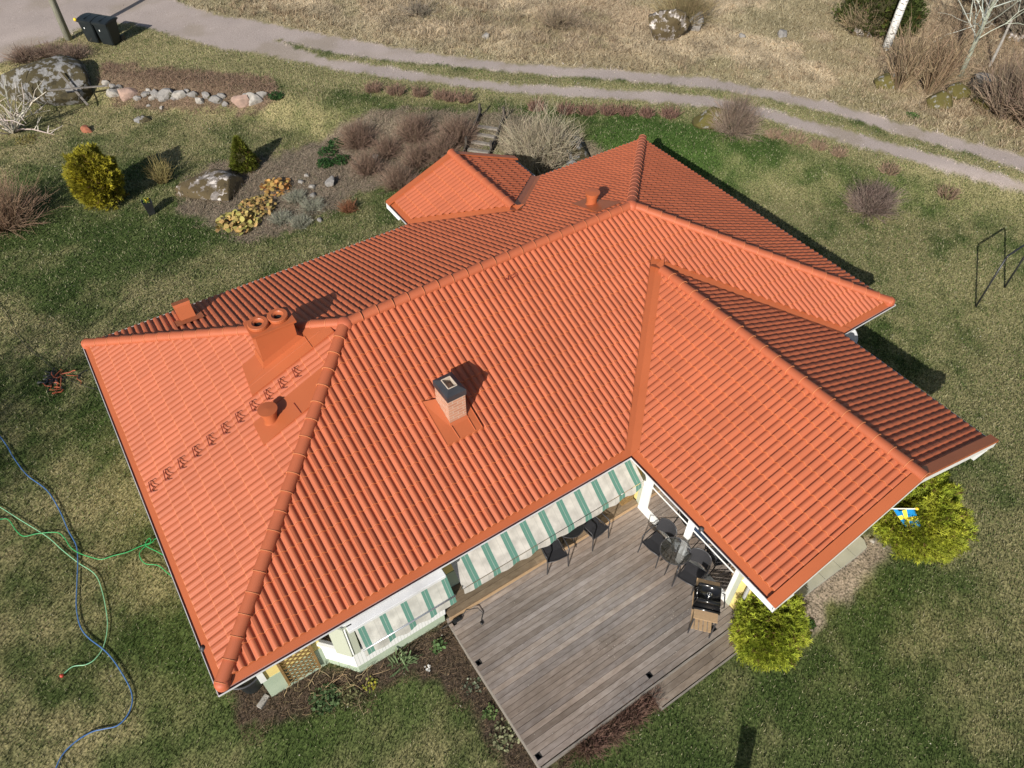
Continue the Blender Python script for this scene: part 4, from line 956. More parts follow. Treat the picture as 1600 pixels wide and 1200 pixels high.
m = MB(); m.lathe((9.2, .30, z0_+.276), [(.001, .03), (.035, .03), (.05, .012), (.05, 0), (.001, 0)], 14); tag(m.build('plastic_lid', M['white'], None, loc=(9.2, .3, z0_+.276)), 'small white lid lying on the wooden crate', 'lid')
# socket box with cable at the deck edge
sb = thing('socket_box', 'small black outdoor socket box on the deck edge', 'socket', (4.46, -.07, DZ))
m = MB(); m.box((4.36, -.12, DZ+.002), (4.56, -.03, DZ+.07), .008); m.box((4.40, -.10, DZ+.071), (4.45, -.05, DZ+.085)); m.box((4.47, -.10, DZ+.071), (4.52, -.05, DZ+.085)); m.build('box', M['black'], sb)
m = MB(); m.tube([(4.36, -.07, DZ+.03), (4.2, -.06, DZ+.02), (4.08, .0, DZ-.1), (4.02, .04, -2.5)], .009, 6); m.tube([(4.56, -.07, DZ+.03), (4.72, -.02, DZ+.10), (4.95, -.10, DZ+.06), (5.0, -.24, DZ+.02), (4.9, -.34, DZ+.012), (4.86, -.40, DZ+.012)], .010, 6)
m.obox((4.85, -.42, DZ+.018), (.02, 0, 0), (0, .035, 0), (0, 0, .015)); m.build('cable', M['dkcable'], sb, smooth=True)

# ------------------------------------------------------------------ flag on the gable wall
fg = thing('flag', 'blue and yellow cross flag hanging from a short white pole over the gable wall', 'flag', (13.5, -3.5, -1.9))
p0, p1 = np.array([13.5, -3.3, -1.6]), at(1433, 795, -1.0)
m = MB(); m.tube([p0, p1], .014, 8); m.build('pole', M['white'], fg)
m = MB(); m.lathe(tuple(p1), [(.001, -.03), (.03, -.02), (.036, 0), (.03, .02), (.001, .03)], 12); m.build('knob', M['yel'], fg, smooth=True)
d = p1-p0; nU, nV = 16, 14; v = []; mi = []
top0 = p0+d*.30; top1 = p0+d*.93; dside = RT*.16-UP*.05
for j in range(nV+1):
    for i in range(nU+1):
        s_ = i/nU; t_ = j/nV; b = top1+(top0-top1)*(s_*(.75-.35*t_))-np.array([0, 0, .10])*s_*(1-s_)*4*.5
        v.append(b+np.array([.05*math.sin(s_*9+t_*2)+.05*t_, -.06*math.sin(s_*7+1)*t_-.10*t_, -.50*t_+.06*s_*t_])+dside*t_*(1-.3*s_))
fs = [(j*(nU+1)+i, j*(nU+1)+i+1, (j+1)*(nU+1)+i+1, (j+1)*(nU+1)+i) for j in range(nV) for i in range(nU)]
mi = [1 if (5 <= i <= 6 or 6 <= j <= 8) else 0 for j in range(nV) for i in range(nU)]
m = MB(); m.v = [tuple(a) for a in v]; m.f = fs; m.m = mi; m.build('cloth', [M['fblue'], M['fyel']], fg, smooth=True)

# ------------------------------------------------------------------ swing frame
sw = thing('swing_frame', 'black steel tube frame standing on the lawn at the right edge', 'frame', tuple(G(1524, 480)))
A0, A1 = G(1524, 480), G(1569.5, 449); hh = 1.95; m = MB()
A2 = A0+np.array([0, 0, hh]); B2 = A1+np.array([0, 0, hh])
m.tube([A2-(0, 0, .09), A2+(B2-A2)*.03, B2-(B2-A2)*.03, B2-(0, 0, .09)], .030, 10); m.build('crossbar', M['black'], sw, smooth=True)
for a_, b_ in ((A0, A2), (A1, B2)):
    m = MB(); m.tube([a_-(0, 0, .1), b_-(0, 0, .08)], .028, 10); m.build('leg', M['black'], sw, smooth=True)

# ------------------------------------------------------------------ bins and pole
def wbin(c, ang, label, grp):
    z = gz(c[0], c[1]); t = thing('wheelie_bin', label, 'bin', (c[0], c[1], z), grp); ca, sa = math.cos(ang), math.sin(ang)
    W_, D_, Hh = .74, .76, 1.0
    P = lambda a, b_, zz_: (c[0]+ca*a-sa*b_, c[1]+sa*a+ca*b_, z+zz_)   # a across, b back
    bm = bmesh.new(); vs = []
    for (zz_, k, kb) in ((.04, .80, .70), (.10, .83, .74), (.80, .96, .95), (.94, 1.0, 1.0)):
        vs.append([bm.verts.new(P(i*W_/2*k, -D_/2*k*.98 if j < 0 else D_/2*kb*.9, zz_)) for (i, j) in ((-1, -1), (1, -1), (1, 1), (-1, 1))])
    for a_, b_ in zip(vs[:-1], vs[1:]):
        for k in range(4): bm.faces.new((a_[k], a_[(k+1) % 4], b_[(k+1) % 4], b_[k]))
    bm.faces.new(vs[0][::-1]); bm.faces.new(vs[-1])
    bmesh.ops.bevel(bm, geom=[e for e in bm.edges if abs(e.verts[0].co.z-e.verts[1].co.z) > .02], offset=.03, segments=2, affect='EDGES')
    m = MB(); m.bm(bm)
    for (a0_, a1_, z0_, z1_, b_) in ((-.37, .37, .90, .97, -.385),): m.obox(P(0, b_, .935), (ca*.375, sa*.375, 0), (-sa*.015, ca*.015, 0), (0, 0, .035))
    m.obox(P(0, .36, .93), (ca*.33, sa*.33, 0), (-sa*.03, ca*.03, 0), (0, 0, .03)); m.build('body', M['bin'], t)
    m = MB(); n = 10; v = []
    for i in range(n+1):
        s_ = i/n; b_ = -.42+.84*s_; zz_ = 1.0+.07*math.sin(s_*math.pi)**.8
        v += [P(-.385, b_, zz_-.03), P(-.36, b_, zz_), P(.36, b_, zz_), P(.385, b_, zz_-.03), P(.385, b_, .955), P(-.385, b_, .955)]
    fs_ = []
    for i in range(n):
        a_ = i*6
        for (p, q) in ((0, 1), (1, 2), (2, 3), (3, 4), (4, 5), (5, 0)): fs_.append((a_+p, a_+q, a_+6+q, a_+6+p))
    fs_ += [(0, 1, 2, 3, 4, 5), tuple(n*6+k for k in range(6))[::-1]]
    m.add(v, fs_); m.obox(P(0, -.1, 1.068), (ca*.02, sa*.02, 0), (-sa*.25, ca*.25, 0), (0, 0, .008)); m.build('lid', M['bin'], t)
    for sgn in (-1, 1):
        m = MB(); ax = Vector((ca*sgn, sa*sgn, 0)); m.lathe(P(sgn*.33, .34, .14), [(.001, -.03), (.135, -.03), (.14, 0), (.135, .03), (.06, .035), (.001, .03)], 20, axis=ax); m.build('wheel', M['black'], t)
    m = MB(); m.obox(P(-.12, -.357, .66), (ca*.022, sa*.022, 0), (0, 0, .035), (-sa*.002, ca*.002, 0)); m.build('sticker', M['white'], t)
    return t, P
b1 = G(147, 66); b2 = G(170, 70); rowd = math.atan2(b2[1]-b1[1], b2[0]-b1[0])
d_ = (b2-b1)[:2]; d_ /= np.linalg.norm(d_); mid = (G(136, 66)[:2]+G(180, 73)[:2])/2+np.array([-d_[1], d_[0]])*.30
t1, P1 = wbin(mid-d_*.40, rowd, 'green-black wheelie bin nearer the pole, with a yellow ball on its corner', None)
t2, P2 = wbin(mid+d_*.40, rowd+.02, 'green-black wheelie bin farther from the pole', None)
m = MB(); m.lathe(P1(-.40, -.40, 1.0), [(.001, -.075), (.05, -.06), (.078, 0), (.05, .06), (.001, .075)], 14); m.build('reflector', M['yel'], t1, smooth=True)
pb = G(108, 62); m = MB(); m.tube([pb-(0, 0, .3), pb+(0, 0, 4.5), pb+(0, 0, 9)], [.155, .14, .12], 14); tag(m.build('utility_pole', M['pole'], None, smooth=True, loc=tuple(pb)), 'grey green wooden pole beside the bins at the gravel yard', 'pole')
# planter
pc = G(237, 334); pl = thing('planter', 'tall black square planter with yellow flowers on the lawn', 'planter', tuple(pc))
m = MB(); a_, b_ = .10, .155
vs = [(pc[0]+i*a_, pc[1]+j*a_, pc[2]) for i, j in ((-1, -1), (1, -1), (1, 1), (-1, 1))]+[(pc[0]+i*b_, pc[1]+j*b_, pc[2]+.50) for i, j in ((-1, -1), (1, -1), (1, 1), (-1, 1))]+[(pc[0]+i*.13, pc[1]+j*.13, pc[2]+.50) for i, j in ((-1, -1), (1, -1), (1, 1), (-1, 1))]+[(pc[0]+i*.125, pc[1]+j*.125, pc[2]+.44) for i, j in ((-1, -1), (1, -1), (1, 1), (-1, 1))]
m.add(vs, [(0, 3, 2, 1)]+[(i, (i+1) % 4, 4+(i+1) % 4, 4+i) for i in range(4)]+[(4+i, 4+(i+1) % 4, 8+(i+1) % 4, 8+i) for i in range(4)]+[(8+i, 8+(i+1) % 4, 12+(i+1) % 4, 12+i) for i in range(4)]+[(12, 13, 14, 15)]); m.build('pot', M['black'], pl)

# ================================================================== PLANTS
def colvar(col, n, g, a=.25): return np.array(col)*g.uniform(1-a, 1+a, (n, 1))*g.uniform(.94, 1.06, (n, 3))
def twigs(c, Rr, Hh, n, col, seed, tilt=(0, 1.1), rad=.006, kids=3, base=.18, wild=.12, up=.35, kl=.35, flat=1):
    g = np.random.default_rng(seed); a = g.uniform(0, 2*math.pi, n); th = g.uniform(tilt[0], tilt[1], n)**1.0; b = g.uniform(0, 1, n)**.5*Rr*base
    d = np.stack([np.sin(th)*np.cos(a), np.sin(th)*np.sin(a), np.cos(th)], 1)
    ln = 1/np.sqrt((d[:, 0]**2+d[:, 1]**2)/Rr**2+d[:, 2]**2/Hh**2)*g.uniform(.6, 1.05, n)
    o = np.stack([c[0]+np.cos(a)*b, c[1]+np.sin(a)*b, np.full(n, c[2]-.03)], 1)
    k = 5; t = np.linspace(0, 1, k); P = o[:, None]+d[:, None]*ln[:, None, None]*t[None, :, None]
    bend = g.normal(0, wild, (n, 3))*ln[:, None]; bend[:, 2] += up*.25*ln*np.sin(th)
    P = P+bend[:, None]*(t**2)[None, :, None]-np.array([0, 0, 1.])*(up*.25*ln*np.sin(th))[:, None, None]*0
    P = P+g.normal(0, .02, P.shape)*ln[:, None, None]*t[None, :, None]
    Rd = rad*(1-.75*t)[None]*g.uniform(.6, 1.3, (n, 1))
    V, F_ = tubes_np(P, Rd, 3); Cc = np.repeat(colvar(col, n, g, .5), k*3, 0)
    if kids:
        i = np.repeat(np.arange(n), kids); s = g.uniform(.3, .95, n*kids); kk = s*(k-1); k0 = np.minimum(kk.astype(int), k-2); fr = (kk-k0)[:, None]
        q0 = P[i, k0]*(1-fr)+P[i, k0+1]*fr; dd = d[i]+g.normal(0, .55, (n*kids, 3)); dd[:, 2] += .15; dd /= np.linalg.norm(dd, axis=1, keepdims=True)
        l2 = ln[i]*kl*g.uniform(.4, 1.1, n*kids); tt = np.linspace(0, 1, 3); P2 = q0[:, None]+dd[:, None]*l2[:, None, None]*tt[None, :, None]+g.normal(0, .03, (n*kids, 3, 3))*tt[None, :, None]*l2[:, None, None]*3
        V2, F2 = tubes_np(P2, np.repeat(rad*.5*np.array([[1, .7, .3]]), n*kids, 0), 3); F_ = np.concatenate([F_, F2+len(V)]); V = np.concatenate([V, V2]); Cc = np.concatenate([Cc, np.repeat(colvar(np.array(col)*1.1, n*kids, g), 9, 0)])
    V[:, 2] = np.maximum(V[:, 2], c[2]-.04)
    return V, F_, Cc
def bush(px, Rr, Hh, n, col, label, cat='shrub', group=None, name='bare_shrub', seed=0, **kw):
    c = G(*px); n = int(n*.85); kw['rad'] = kw.get('rad', .006)*1.3; V, F_, Cc = twigs(c, Rr, Hh, n, col, seed or int(px[0]*7+px[1]), **kw)
    o = npmesh(name, V, F_, M['twig'], Cc, loc=c); return tag(o, label, cat, group)
def sprays(c, Rx, Rz, n, cols, seed, size=.07, lump=.16, zc=None, cone=False, low=.0, dens=(.70, 1.04)):
    """leafy fronds through the outer shell of an egg shaped crown"""
    g = np.random.default_rng(seed); d = g.normal(size=(n, 3)); d /= np.linalg.norm(d, axis=1, keepdims=True)
    d[:, 2] = np.where(d[:, 2] < -.75, -d[:, 2], d[:, 2])
    az = np.arctan2(d[:, 1], d[:, 0]); lp = 1+lump*(fbm(az*2.2+9, d[:, 2]*2.5+5, 1, seed, 3)-.5)*2+.34*(vnoise(az*8*np.sqrt(1-d[:, 2]**2+.01)+30, d[:, 2]*9+40, 1, seed+3)-.5)
    rr = g.uniform(dens[0], dens[1], n)*lp
    if cone:
        h = g.uniform(0, 1, n)**1.3; rad_ = Rx*(1-h)**.85*np.clip(h*6+.35, 0, 1)*g.uniform(.35, 1.05, n)*lp; p = np.stack([np.cos(az)*rad_, np.sin(az)*rad_, h*Rz*2-Rz], 1); d = np.stack([np.cos(az), np.sin(az), np.full(n, .7)], 1); rr = g.uniform(.7, 1, n)
    else: p = d*rr[:, None]*np.array([Rx, Rx, Rz])
    z0_ = c[2]+(zc if zc is not None else Rz*.86)
    p = p+np.array([c[0], c[1], z0_]); p[:, 2] = np.maximum(p[:, 2], c[2]+.02)
    dr = d*np.array([1, 1, .7])+np.array([0, 0, .55])+g.normal(0, .38, (n, 3)); dr /= np.linalg.norm(dr, axis=1, keepdims=True)
    sd_ = np.cross(dr, g.normal(size=(n, 3))); sd_ /= np.linalg.norm(sd_, axis=1, keepdims=True); s_ = size*g.uniform(.6, 1.7, n)[:, None]
    T = []
    for (a_, b_, w_) in ((0, 1.0, .16), (.25, .95, -.55), (.25, .95, .55)):
        tip = p+dr*s_*b_+sd_*s_*w_; bb = p+dr*s_*a_
        T.append(np.stack([bb-sd_*s_*.13, bb+sd_*s_*.13, tip], 1))
    V = np.stack(T, 1).reshape(-1, 3); F_ = np.arange(len(V)).reshape(-1, 3)
    clump = vnoise(az*3+d[:, 2]*2, d[:, 2]*5, 1, seed+5)[:, None]
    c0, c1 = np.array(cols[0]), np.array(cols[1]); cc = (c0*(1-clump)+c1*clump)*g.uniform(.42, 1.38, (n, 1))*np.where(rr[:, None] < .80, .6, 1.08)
    cc = np.where(g.uniform(size=(n, 1)) < .06, np.array([.16, .10, .04]), cc)
    return V, F_, np.repeat(cc, 9, 0)
def core(c, Rx, Rz, zc, seed, k=.72, cone=False):
    bm = bmesh.new(); bmesh.ops.create_icosphere(bm, subdivisions=3, radius=1)
    for v in bm.verts:
        f = k*(1+.12*mnoise.noise(v.co*2.5+Vector((seed, 0, 0)))); 
        if cone: q = (v.co.z+1)/2; v.co = Vector((v.co.x*Rx*f*(1-q)**.5, v.co.y*Rx*f*(1-q)**.5, v.co.z*Rz*.85))
        else: v.co = Vector((v.co.x*Rx*f, v.co.y*Rx*f, v.co.z*Rz*f))
        v.co += Vector((c[0], c[1], c[2]+zc)); v.co.z = max(v.co.z, c[2]-.02)
    m = MB(); m.bm(bm); return m
M['core'] = mat('inner_branches_in_shade', (.035, .032, .010), (.05, .045, .016), 12, .95)  # very dark colour stands in for shade in the foliage gaps
def evergreen(px, Rx, Rz, n, cols, label, seed, size=.07, name='evergreen_shrub', zc=None, cone=False, xy=None, lump=.26):
    c = np.array([*xy, gz(*xy)]) if xy else G(*px); zc = Rz*.9 if zc is None else zc
    t = thing(name, label, 'shrub' if not cone else 'conifer', tuple(c))
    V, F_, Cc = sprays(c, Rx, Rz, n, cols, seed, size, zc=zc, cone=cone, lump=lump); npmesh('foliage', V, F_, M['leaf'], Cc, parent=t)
    core(c, Rx, Rz, zc, seed, cone=cone).build('branches', M['core'], t, smooth=True); return t  # one solid core, the crown's inner shade put into its colour
gold = [(.23, .30, .03), (.50, .53, .065)]
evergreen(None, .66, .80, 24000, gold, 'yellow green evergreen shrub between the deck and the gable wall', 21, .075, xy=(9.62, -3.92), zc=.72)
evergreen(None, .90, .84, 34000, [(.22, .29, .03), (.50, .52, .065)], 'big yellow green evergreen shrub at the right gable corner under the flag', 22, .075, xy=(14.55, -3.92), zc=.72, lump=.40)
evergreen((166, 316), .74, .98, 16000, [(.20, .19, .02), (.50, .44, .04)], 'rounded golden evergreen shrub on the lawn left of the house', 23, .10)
evergreen((383, 262), .55, .62, 7000, [(.10, .13, .015), (.20, .22, .03)], 'small green conifer behind the lichened rock', 24, .09, cone=True)
evergreen((1372, 40), 2.0, 1.9, 22000, [(.05, .075, .018), (.11, .13, .03)], 'dark green conifer behind the birch at the top edge', 25, .16, cone=True)

br1 = (.20, .135, .10)
for (px, r_, h_, n, lab) in (
    ((560, 228), .85, 1.0, 650, 'brown bare shrub at the far left of the shrub bank, nearest the track'),
    ((575, 270), .7, .75, 450, 'brown bare shrub just left of the single white stone'),
    ((605, 243), .6, .8, 380, 'greyish brown bare shrub in the middle of the shrub bank'),
    ((625, 292), .85, .85, 600, 'brown bare shrub at the lower end of the bank just right of the white stone'),
    ((648, 218), .85, 1.0, 600, 'brown bare shrub at the upper middle of the shrub bank'),
    ((652, 258), .7, .9, 450, 'reddish brown bare shrub in the bank, close behind the porch gable'),
    ((690, 250), .85, 1.0, 600, 'brown bare shrub directly behind the porch gable'),
    ((716, 222), .85, 1.0, 600, 'brown bare shrub against the left side of the garden stairs')):
    bush(px, r_, h_, n, br1, lab, group='brown bare shrubs on the bank behind the porch', kids=3, rad=.0065, tilt=(0, 1.35))
bush((545, 330), .45, .42, 260, (.24, .11, .06), 'low russet bare shrub by the stones at the lawn edge behind the house')
bush((838, 268), 1.55, 2.1, 520, (.36, .31, .22), 'tall pale bare shrub with thin upright stems right of the stairs', rad=.010, tilt=(0, .95), kids=5, base=.3, kl=.4)
bush((1145, 206), 1.05, 1.35, 900, (.25, .19, .145), 'round brown bare shrub beside the mossy boulder by the track', rad=.008, tilt=(0, 1.4))
bush((1358, 328), 1.05, .95, 800, (.20, .15, .125), 'low dark brown bare shrub alone on the back lawn', rad=.008, tilt=(0, 1.4))
bush((1065, 38), 1.6, 1.5, 700, (.24, .19, .10), 'wide olive brown bare shrub behind the large boulder', rad=.011, tilt=(0, 1.2))
bush((1405, 138), 1.3, 2.5, 260, (.30, .225, .145), 'tall tan stemmed shrub between birch and track, behind the dark mossy rock', rad=.016, tilt=(0, .6), kids=2)
bush((1452, 145), 1.1, 2.6, 220, (.28, .205, .13), 'tall tan stemmed shrub between the birch and the lichened young tree', rad=.016, tilt=(0, .55), kids=2)
bush((1570, 182), 1.7, 2.2, 420, (.22, .165, .12), 'dense brown thicket at the right edge beside the stump', rad=.016, tilt=(0, .9), kids=3)
bush((1612, 200), 1.6, 2.2, 380, (.20, .145, .105), 'dense dark brown thicket cut by the right edge near the track', rad=.016, tilt=(0, .9), kids=3)
bush((1600, 60), 2.2, 2.8, 420, (.20, .17, .13), 'grey brown thicket in the upper right corner', rad=.018, tilt=(0, 1.0), kids=3)
bush((1540, 15), 1.8, 2.2, 260, (.25, .20, .14), 'loose tan shrub at the top edge left of the upper right corner', rad=.016, tilt=(0, 1.0), kids=3)
bush((1340, 50), 1.2, 1.3, 260, (.27, .21, .13), 'low tan shrub left of the birch foot', rad=.012, tilt=(0, 1.2))
bush((870, 40), 1.5, .6, 260, (.24, .19, .13), 'low grey brown scrub in the dry meadow above the track', rad=.012, tilt=(0, 1.5))
bush((655, 22), 1.3, .45, 200, (.20, .17, .13), 'low dark scrub in the dry meadow at the top centre left', rad=.012, tilt=(0, 1.5))
bush((8, 352), 1.65, 1.5, 620, (.25, .165, .11), 'wide russet bare shrub cut by the left edge', rad=.008, tilt=(0, 1.35), kids=4)
bush((256, 285), .65, .95, 130, (.27, .22, .09), 'sparse yellowish bare shrub between the golden shrub and the rock', rad=.008, tilt=(0, .8))
for i, (px, lab) in enumerate((((40, 94), 'low brown twiggy shrub behind the left end of the rock outcrop'), ((78, 88), 'low brown twiggy shrub at the foot of the pole'), ((115, 90), 'low brown twiggy shrub between pole and rock, nearest the bins'))): bush(px, .95, .55, 420, (.21, .15, .115), lab, rad=.009, tilt=(0, 1.45))
bush((20, 207), 1.6, 2.6, 22, (.42, .38, .33), 'pale leafless shrub with crooked branches before the rock outcrop', rad=.032, tilt=(.1, 1.2), kids=5, wild=.3, kl=.5, base=.05)
ord_ = ['nearest the stairs', 'second from the stairs', 'third from the stairs', 'fourth from the stairs', 'fifth from the stairs', 'farthest from the stairs']
for i, (x_, y_, r_) in enumerate(((727, 158, .36), (703, 156, .32), (687, 153, .3), (655, 149, .36), (619, 146, .46), (584, 142, .42))): bush((x_, y_), r_, .36, 170, (.23, .15, .11), 'clipped brown hedge tuft left of the stairs, '+ord_[i], 'hedge plant', 'clipped hedge tufts along the track', 'hedge_tuft', rad=.009, tilt=(0, .95), base=.6)
rgt = ['nearest the stairs', 'second from the stairs', 'third from the stairs', 'fourth from the stairs', 'fifth from the stairs', 'sixth from the stairs', 'last before the mossy boulder']
for i, (x_, y_, r_) in enumerate(((838, 171, .42), (884, 176, .38), (916, 177, .40), (950, 177, .42), (976, 178, .36), (1009, 181, .32), (1046, 182, .45))): bush((x_, y_), r_, .36, 170, (.22, .13, .10), 'clipped brown hedge tuft right of the stairs, '+rgt[i], 'hedge plant', 'clipped hedge tufts along the track', 'hedge_tuft', rad=.009, tilt=(0, .95), base=.6)
for i, (x_, y_, r_, lab) in enumerate(((1208, 214, .32, 'small brown tuft just right of the round bare shrub'), (1243, 221, .5, 'wide brown tuft second right of the round bare shrub'), (1278, 231, .34, 'small brown tuft third right of the round bare shrub'), (1310, 242, .3, 'small brown tuft fourth right of the round bare shrub'), (1388, 268, .36, 'brown tuft behind the low dark shrub on the lawn'), (1480, 305, .45, 'last brown tuft near the track at the right'))): bush((x_, y_), r_, .3, 150, (.27, .19, .13), lab, 'hedge plant', None, 'hedge_tuft', rad=.009, tilt=(0, 1.1), base=.6)
for (px, r_, lab) in (((1010, 1090), .3, 'brown heather tuft at the notch where the lower deck step starts'), ((985, 1115), .36, 'brown heather tuft second from the lower deck step'), ((950, 1135), .40, 'brown heather tuft in the middle of the deck front'), ((915, 1158), .42, 'brown heather tuft nearest the front deck corner')): bush(px, r_, .34, 420, (.17, .10, .075), lab, 'plant', 'heather along the deck front', 'heather_tuft', rad=.005, tilt=(0, 1.4), base=.5)
# the climber by the trellis and bay
g = np.random.default_rng(5); Ps = []
for i in range(60):
    x0_ = g.uniform(.9, 2.2); y0_ = .45-max(0, (x0_-1.5))*.7; p = np.array([x0_, y0_-g.uniform(0, .25), -2.6]); dr = np.array([g.normal(0, .5), g.normal(-.12, .25), g.uniform(.2, 1)]); L_ = []
    for k in range(8):
        L_.append(p.copy()); p = p+dr*.11; dr = dr+g.normal(0, .45, 3)+np.array([0, 0, .05]); dr /= np.linalg.norm(dr)*.9
        lim = .5 if p[0] < 1.75 else .5-(p[0]-1.75)*.95
        p[1] = min(p[1], max(lim-.03, .0)); p[2] = max(p[2], -2.62); p[0] = np.clip(p[0], .75, 3.0)
    Ps.append(L_)
V, F_ = tubes_np(np.array(Ps), np.repeat(np.linspace(.008, .003, 8)[None], 60, 0), 4); tag(npmesh('climber', V, F_, M['twig'], colvar((.33, .25, .14), 60, g).repeat(32, 0), loc=(1.5, .4, -2.6)), 'leafless tangled climber between the trellis and the bay', 'plant')

# leafy perennials
def rosette(px, Rr, n, cols, label, leaf=.07, wd=.35, h=.12, name='perennial', cat='plant', group=None, seed=0, up=.5, xy=None):
    c = G(*px); g = np.random.default_rng(seed or int(px[0]+px[1]*3)); a = g.uniform(0, 6.283, n); r_ = np.sqrt(g.uniform(0, 1, n))*Rr
    o = np.stack([c[0]+np.cos(a)*r_, c[1]+np.sin(a)*r_, c[2]+g.uniform(.0, h, n)*(1-(r_/Rr)**2*.6)], 1); b = g.uniform(0, 6.283, n)
    d = np.stack([np.cos(b), np.sin(b), g.uniform(0, up*2, n)], 1); d /= np.linalg.norm(d, axis=1, keepdims=True); s_ = np.cross(d, [0, 0, 1.]); s_ /= np.linalg.norm(s_, axis=1, keepdims=True)+1e-6; nn = np.cross(s_, d)
    s_ = s_+nn*g.normal(0, .35, (n, 1)); L_ = leaf*g.uniform(.6, 1.3, n)[:, None]; V = []
    pts = ((0, 0), (.28, wd*.85), (.62, wd), (.92, wd*.6), (1, 0), (.92, -wd*.6), (.62, -wd), (.28, -wd*.85))
    for (t_, w_) in pts: V.append(o+d*L_*t_+s_*L_*w_-np.array([0, 0, .12])*L_*(t_**2))
    V = np.stack(V, 1).reshape(-1, 3); i = np.arange(n)[:, None]*8; F_ = np.concatenate([i+np.array([[0, 1, 2, 6]])+0, i+np.array([[0, 6, 7, 7]])*1], 0) if False else np.concatenate([i+np.array([[0, 1, 6, 7]]), i+np.array([[1, 2, 5, 6]]), i+np.array([[2, 3, 4, 5]])], 0)
    k = g.uniform(0, 1, (n, 1)); cc = (np.array(cols[0])*(1-k)+np.array(cols[1])*k)*g.uniform(.7, 1.25, (n, 1))
    return tag(npmesh(name, V, F_, M['leaf'], np.repeat(cc, 8, 0), loc=c), label, cat, group)
yo = [(.42, .42, .12), (.62, .38, .16)]
rosette((372, 352), .62, 190, yo, 'clump of round yellow green leaves at the lawn edge below the rock', .17, .48, .28, name='bergenia')
rosette((402, 325), .60, 260, [(.30, .28, .09), (.55, .32, .13)], 'clump of small coppery round leaves just right of the rock', .12, .48, .25, name='bergenia')
rosette((432, 295), .50, 110, [(.50, .38, .12), (.58, .24, .08)], 'clump of orange yellow round leaves behind the coppery clump', .15, .48, .28, name='bergenia')
dg = [(.02, .06, .015), (.05, .11, .03)]
for px, r_, lab in (((512, 240), .36, 'dark green leafy clump in the bed, left of the lowest bare shrubs'), ((526, 226), .34, 'dark green leafy clump at the upper lawn edge of the bed'), ((508, 257), .30, 'small round green clump below the two dark green ones'), ((534, 252), .32, 'green clump right of the small round one in the bed'), ((432, 152), .30, 'dark green clump at the right end of the stone wall')):
    rosette(px, r_, 420, dg, lab, .07, .34, .18)
gg = [(.17, .19, .14), (.28, .29, .22)]
for px, r_, lab in (((463, 312), .38, 'grey green lavender tuft nearest the leafy copper clump'), ((488, 325), .42, 'grey green lavender tuft with stones beside it'), ((440, 345), .35, 'grey green lavender tuft at the lawn edge of the bed'), ((470, 350), .35, 'pale grey lavender tuft at the bottom corner of the bed')): bush(px, r_, .3, 420, (.27, .27, .21), lab, 'plant', 'lavender tufts in the rock bed', 'lavender_tuft', rad=.006, tilt=(0, 1.4), base=.5)
rosette((508, 1092), .28, 300, [(.05, .10, .035), (.13, .19, .08)], 'bushy green plant in front of the bay bed', .07, .3, .16)
rosette((545, 1086), .22, 120, [(.12, .13, .06), (.22, .22, .10)], 'thin olive plant right of the bushy green one', .07, .2, .12)
rosette((626, 1034), .20, 60, [(.10, .17, .07), (.22, .28, .14)], 'spiky green plant close to the bay foot', .26, .05, .05, up=1.1, name='spiky_plant')
rosette((578, 1070), .15, 40, [(.10, .15, .03), (.55, .45, .05)], 'low yellow flowering plant in the front bed', .05, .4, .08, name='flowering_plant')
rosette((685, 1012), .14, 50, [(.06, .12, .04), (.16, .26, .09)], 'green leafy plant by the deck corner', .08, .25, .14)
rosette((738, 1072), .20, 60, [(.09, .14, .06), (.35, .38, .28)], 'low plant with small white blooms by the deck side', .05, .35, .08, name='flowering_plant')
rosette((765, 1115), .14, 70, [(.09, .16, .05), (.22, .28, .10)], 'small green plant halfway along the deck side', .07, .25, .1)
rosette((790, 1150), .30, 160, [(.10, .12, .05), (.34, .34, .20)], 'mixed pale green plant near the bottom deck corner', .06, .35, .12)
rosette((668, 1045), .05, 14, [(.75, .75, .72), (.8, .8, .78)], 'single white flower in the front bed', .05, .5, .06, name='white_flower', cat='flower')
rosette((1265, 975), .10, 160, [(.03, .07, .015), (.07, .12, .03)], 'tiny green tuft on the bare ground, upper', .05, .3, .06, name='grass_tuft', cat='plant')
rosette((1257, 993), .12, 160, [(.03, .07, .015), (.07, .12, .03)], 'tiny green tuft on the bare ground, lower', .05, .3, .06, name='grass_tuft', cat='plant')
rosette((1425, 182), .22, 160, [(.05, .11, .03), (.12, .18, .05)], 'small green tuft in the dry grass above the track', .08, .3, .1, name='grass_tuft', cat='plant')
tp = pc+np.array([0, 0, .44]); g = np.random.default_rng(3); n = 110; a = g.uniform(0, 6.28, n); r_ = g.uniform(0, .12, n); o_ = tp+np.stack([np.cos(a)*r_, np.sin(a)*r_, g.uniform(.02, .18, n)], 1)
Vv = np.stack([o_+g.normal(0, .022, (n, 3)) for _ in range(3)], 1).reshape(-1, 3); tag(npmesh('potted_flowers', Vv, np.arange(3*n).reshape(-1, 3), M['leaf'], np.repeat(np.where(g.uniform(size=(n, 1)) > .45, np.array([.6, .5, .05]), np.array([.12, .22, .05])), 3, 0), loc=tp), 'yellow flowers growing in the black planter', 'flowers')
rosette((42, 220), .4, 120, [(.16, .15, .04), (.26, .21, .07)], 'yellowish moss hummock on the lawn below the pale leafless shrub', .1, .2, .12, name='moss_hummock')

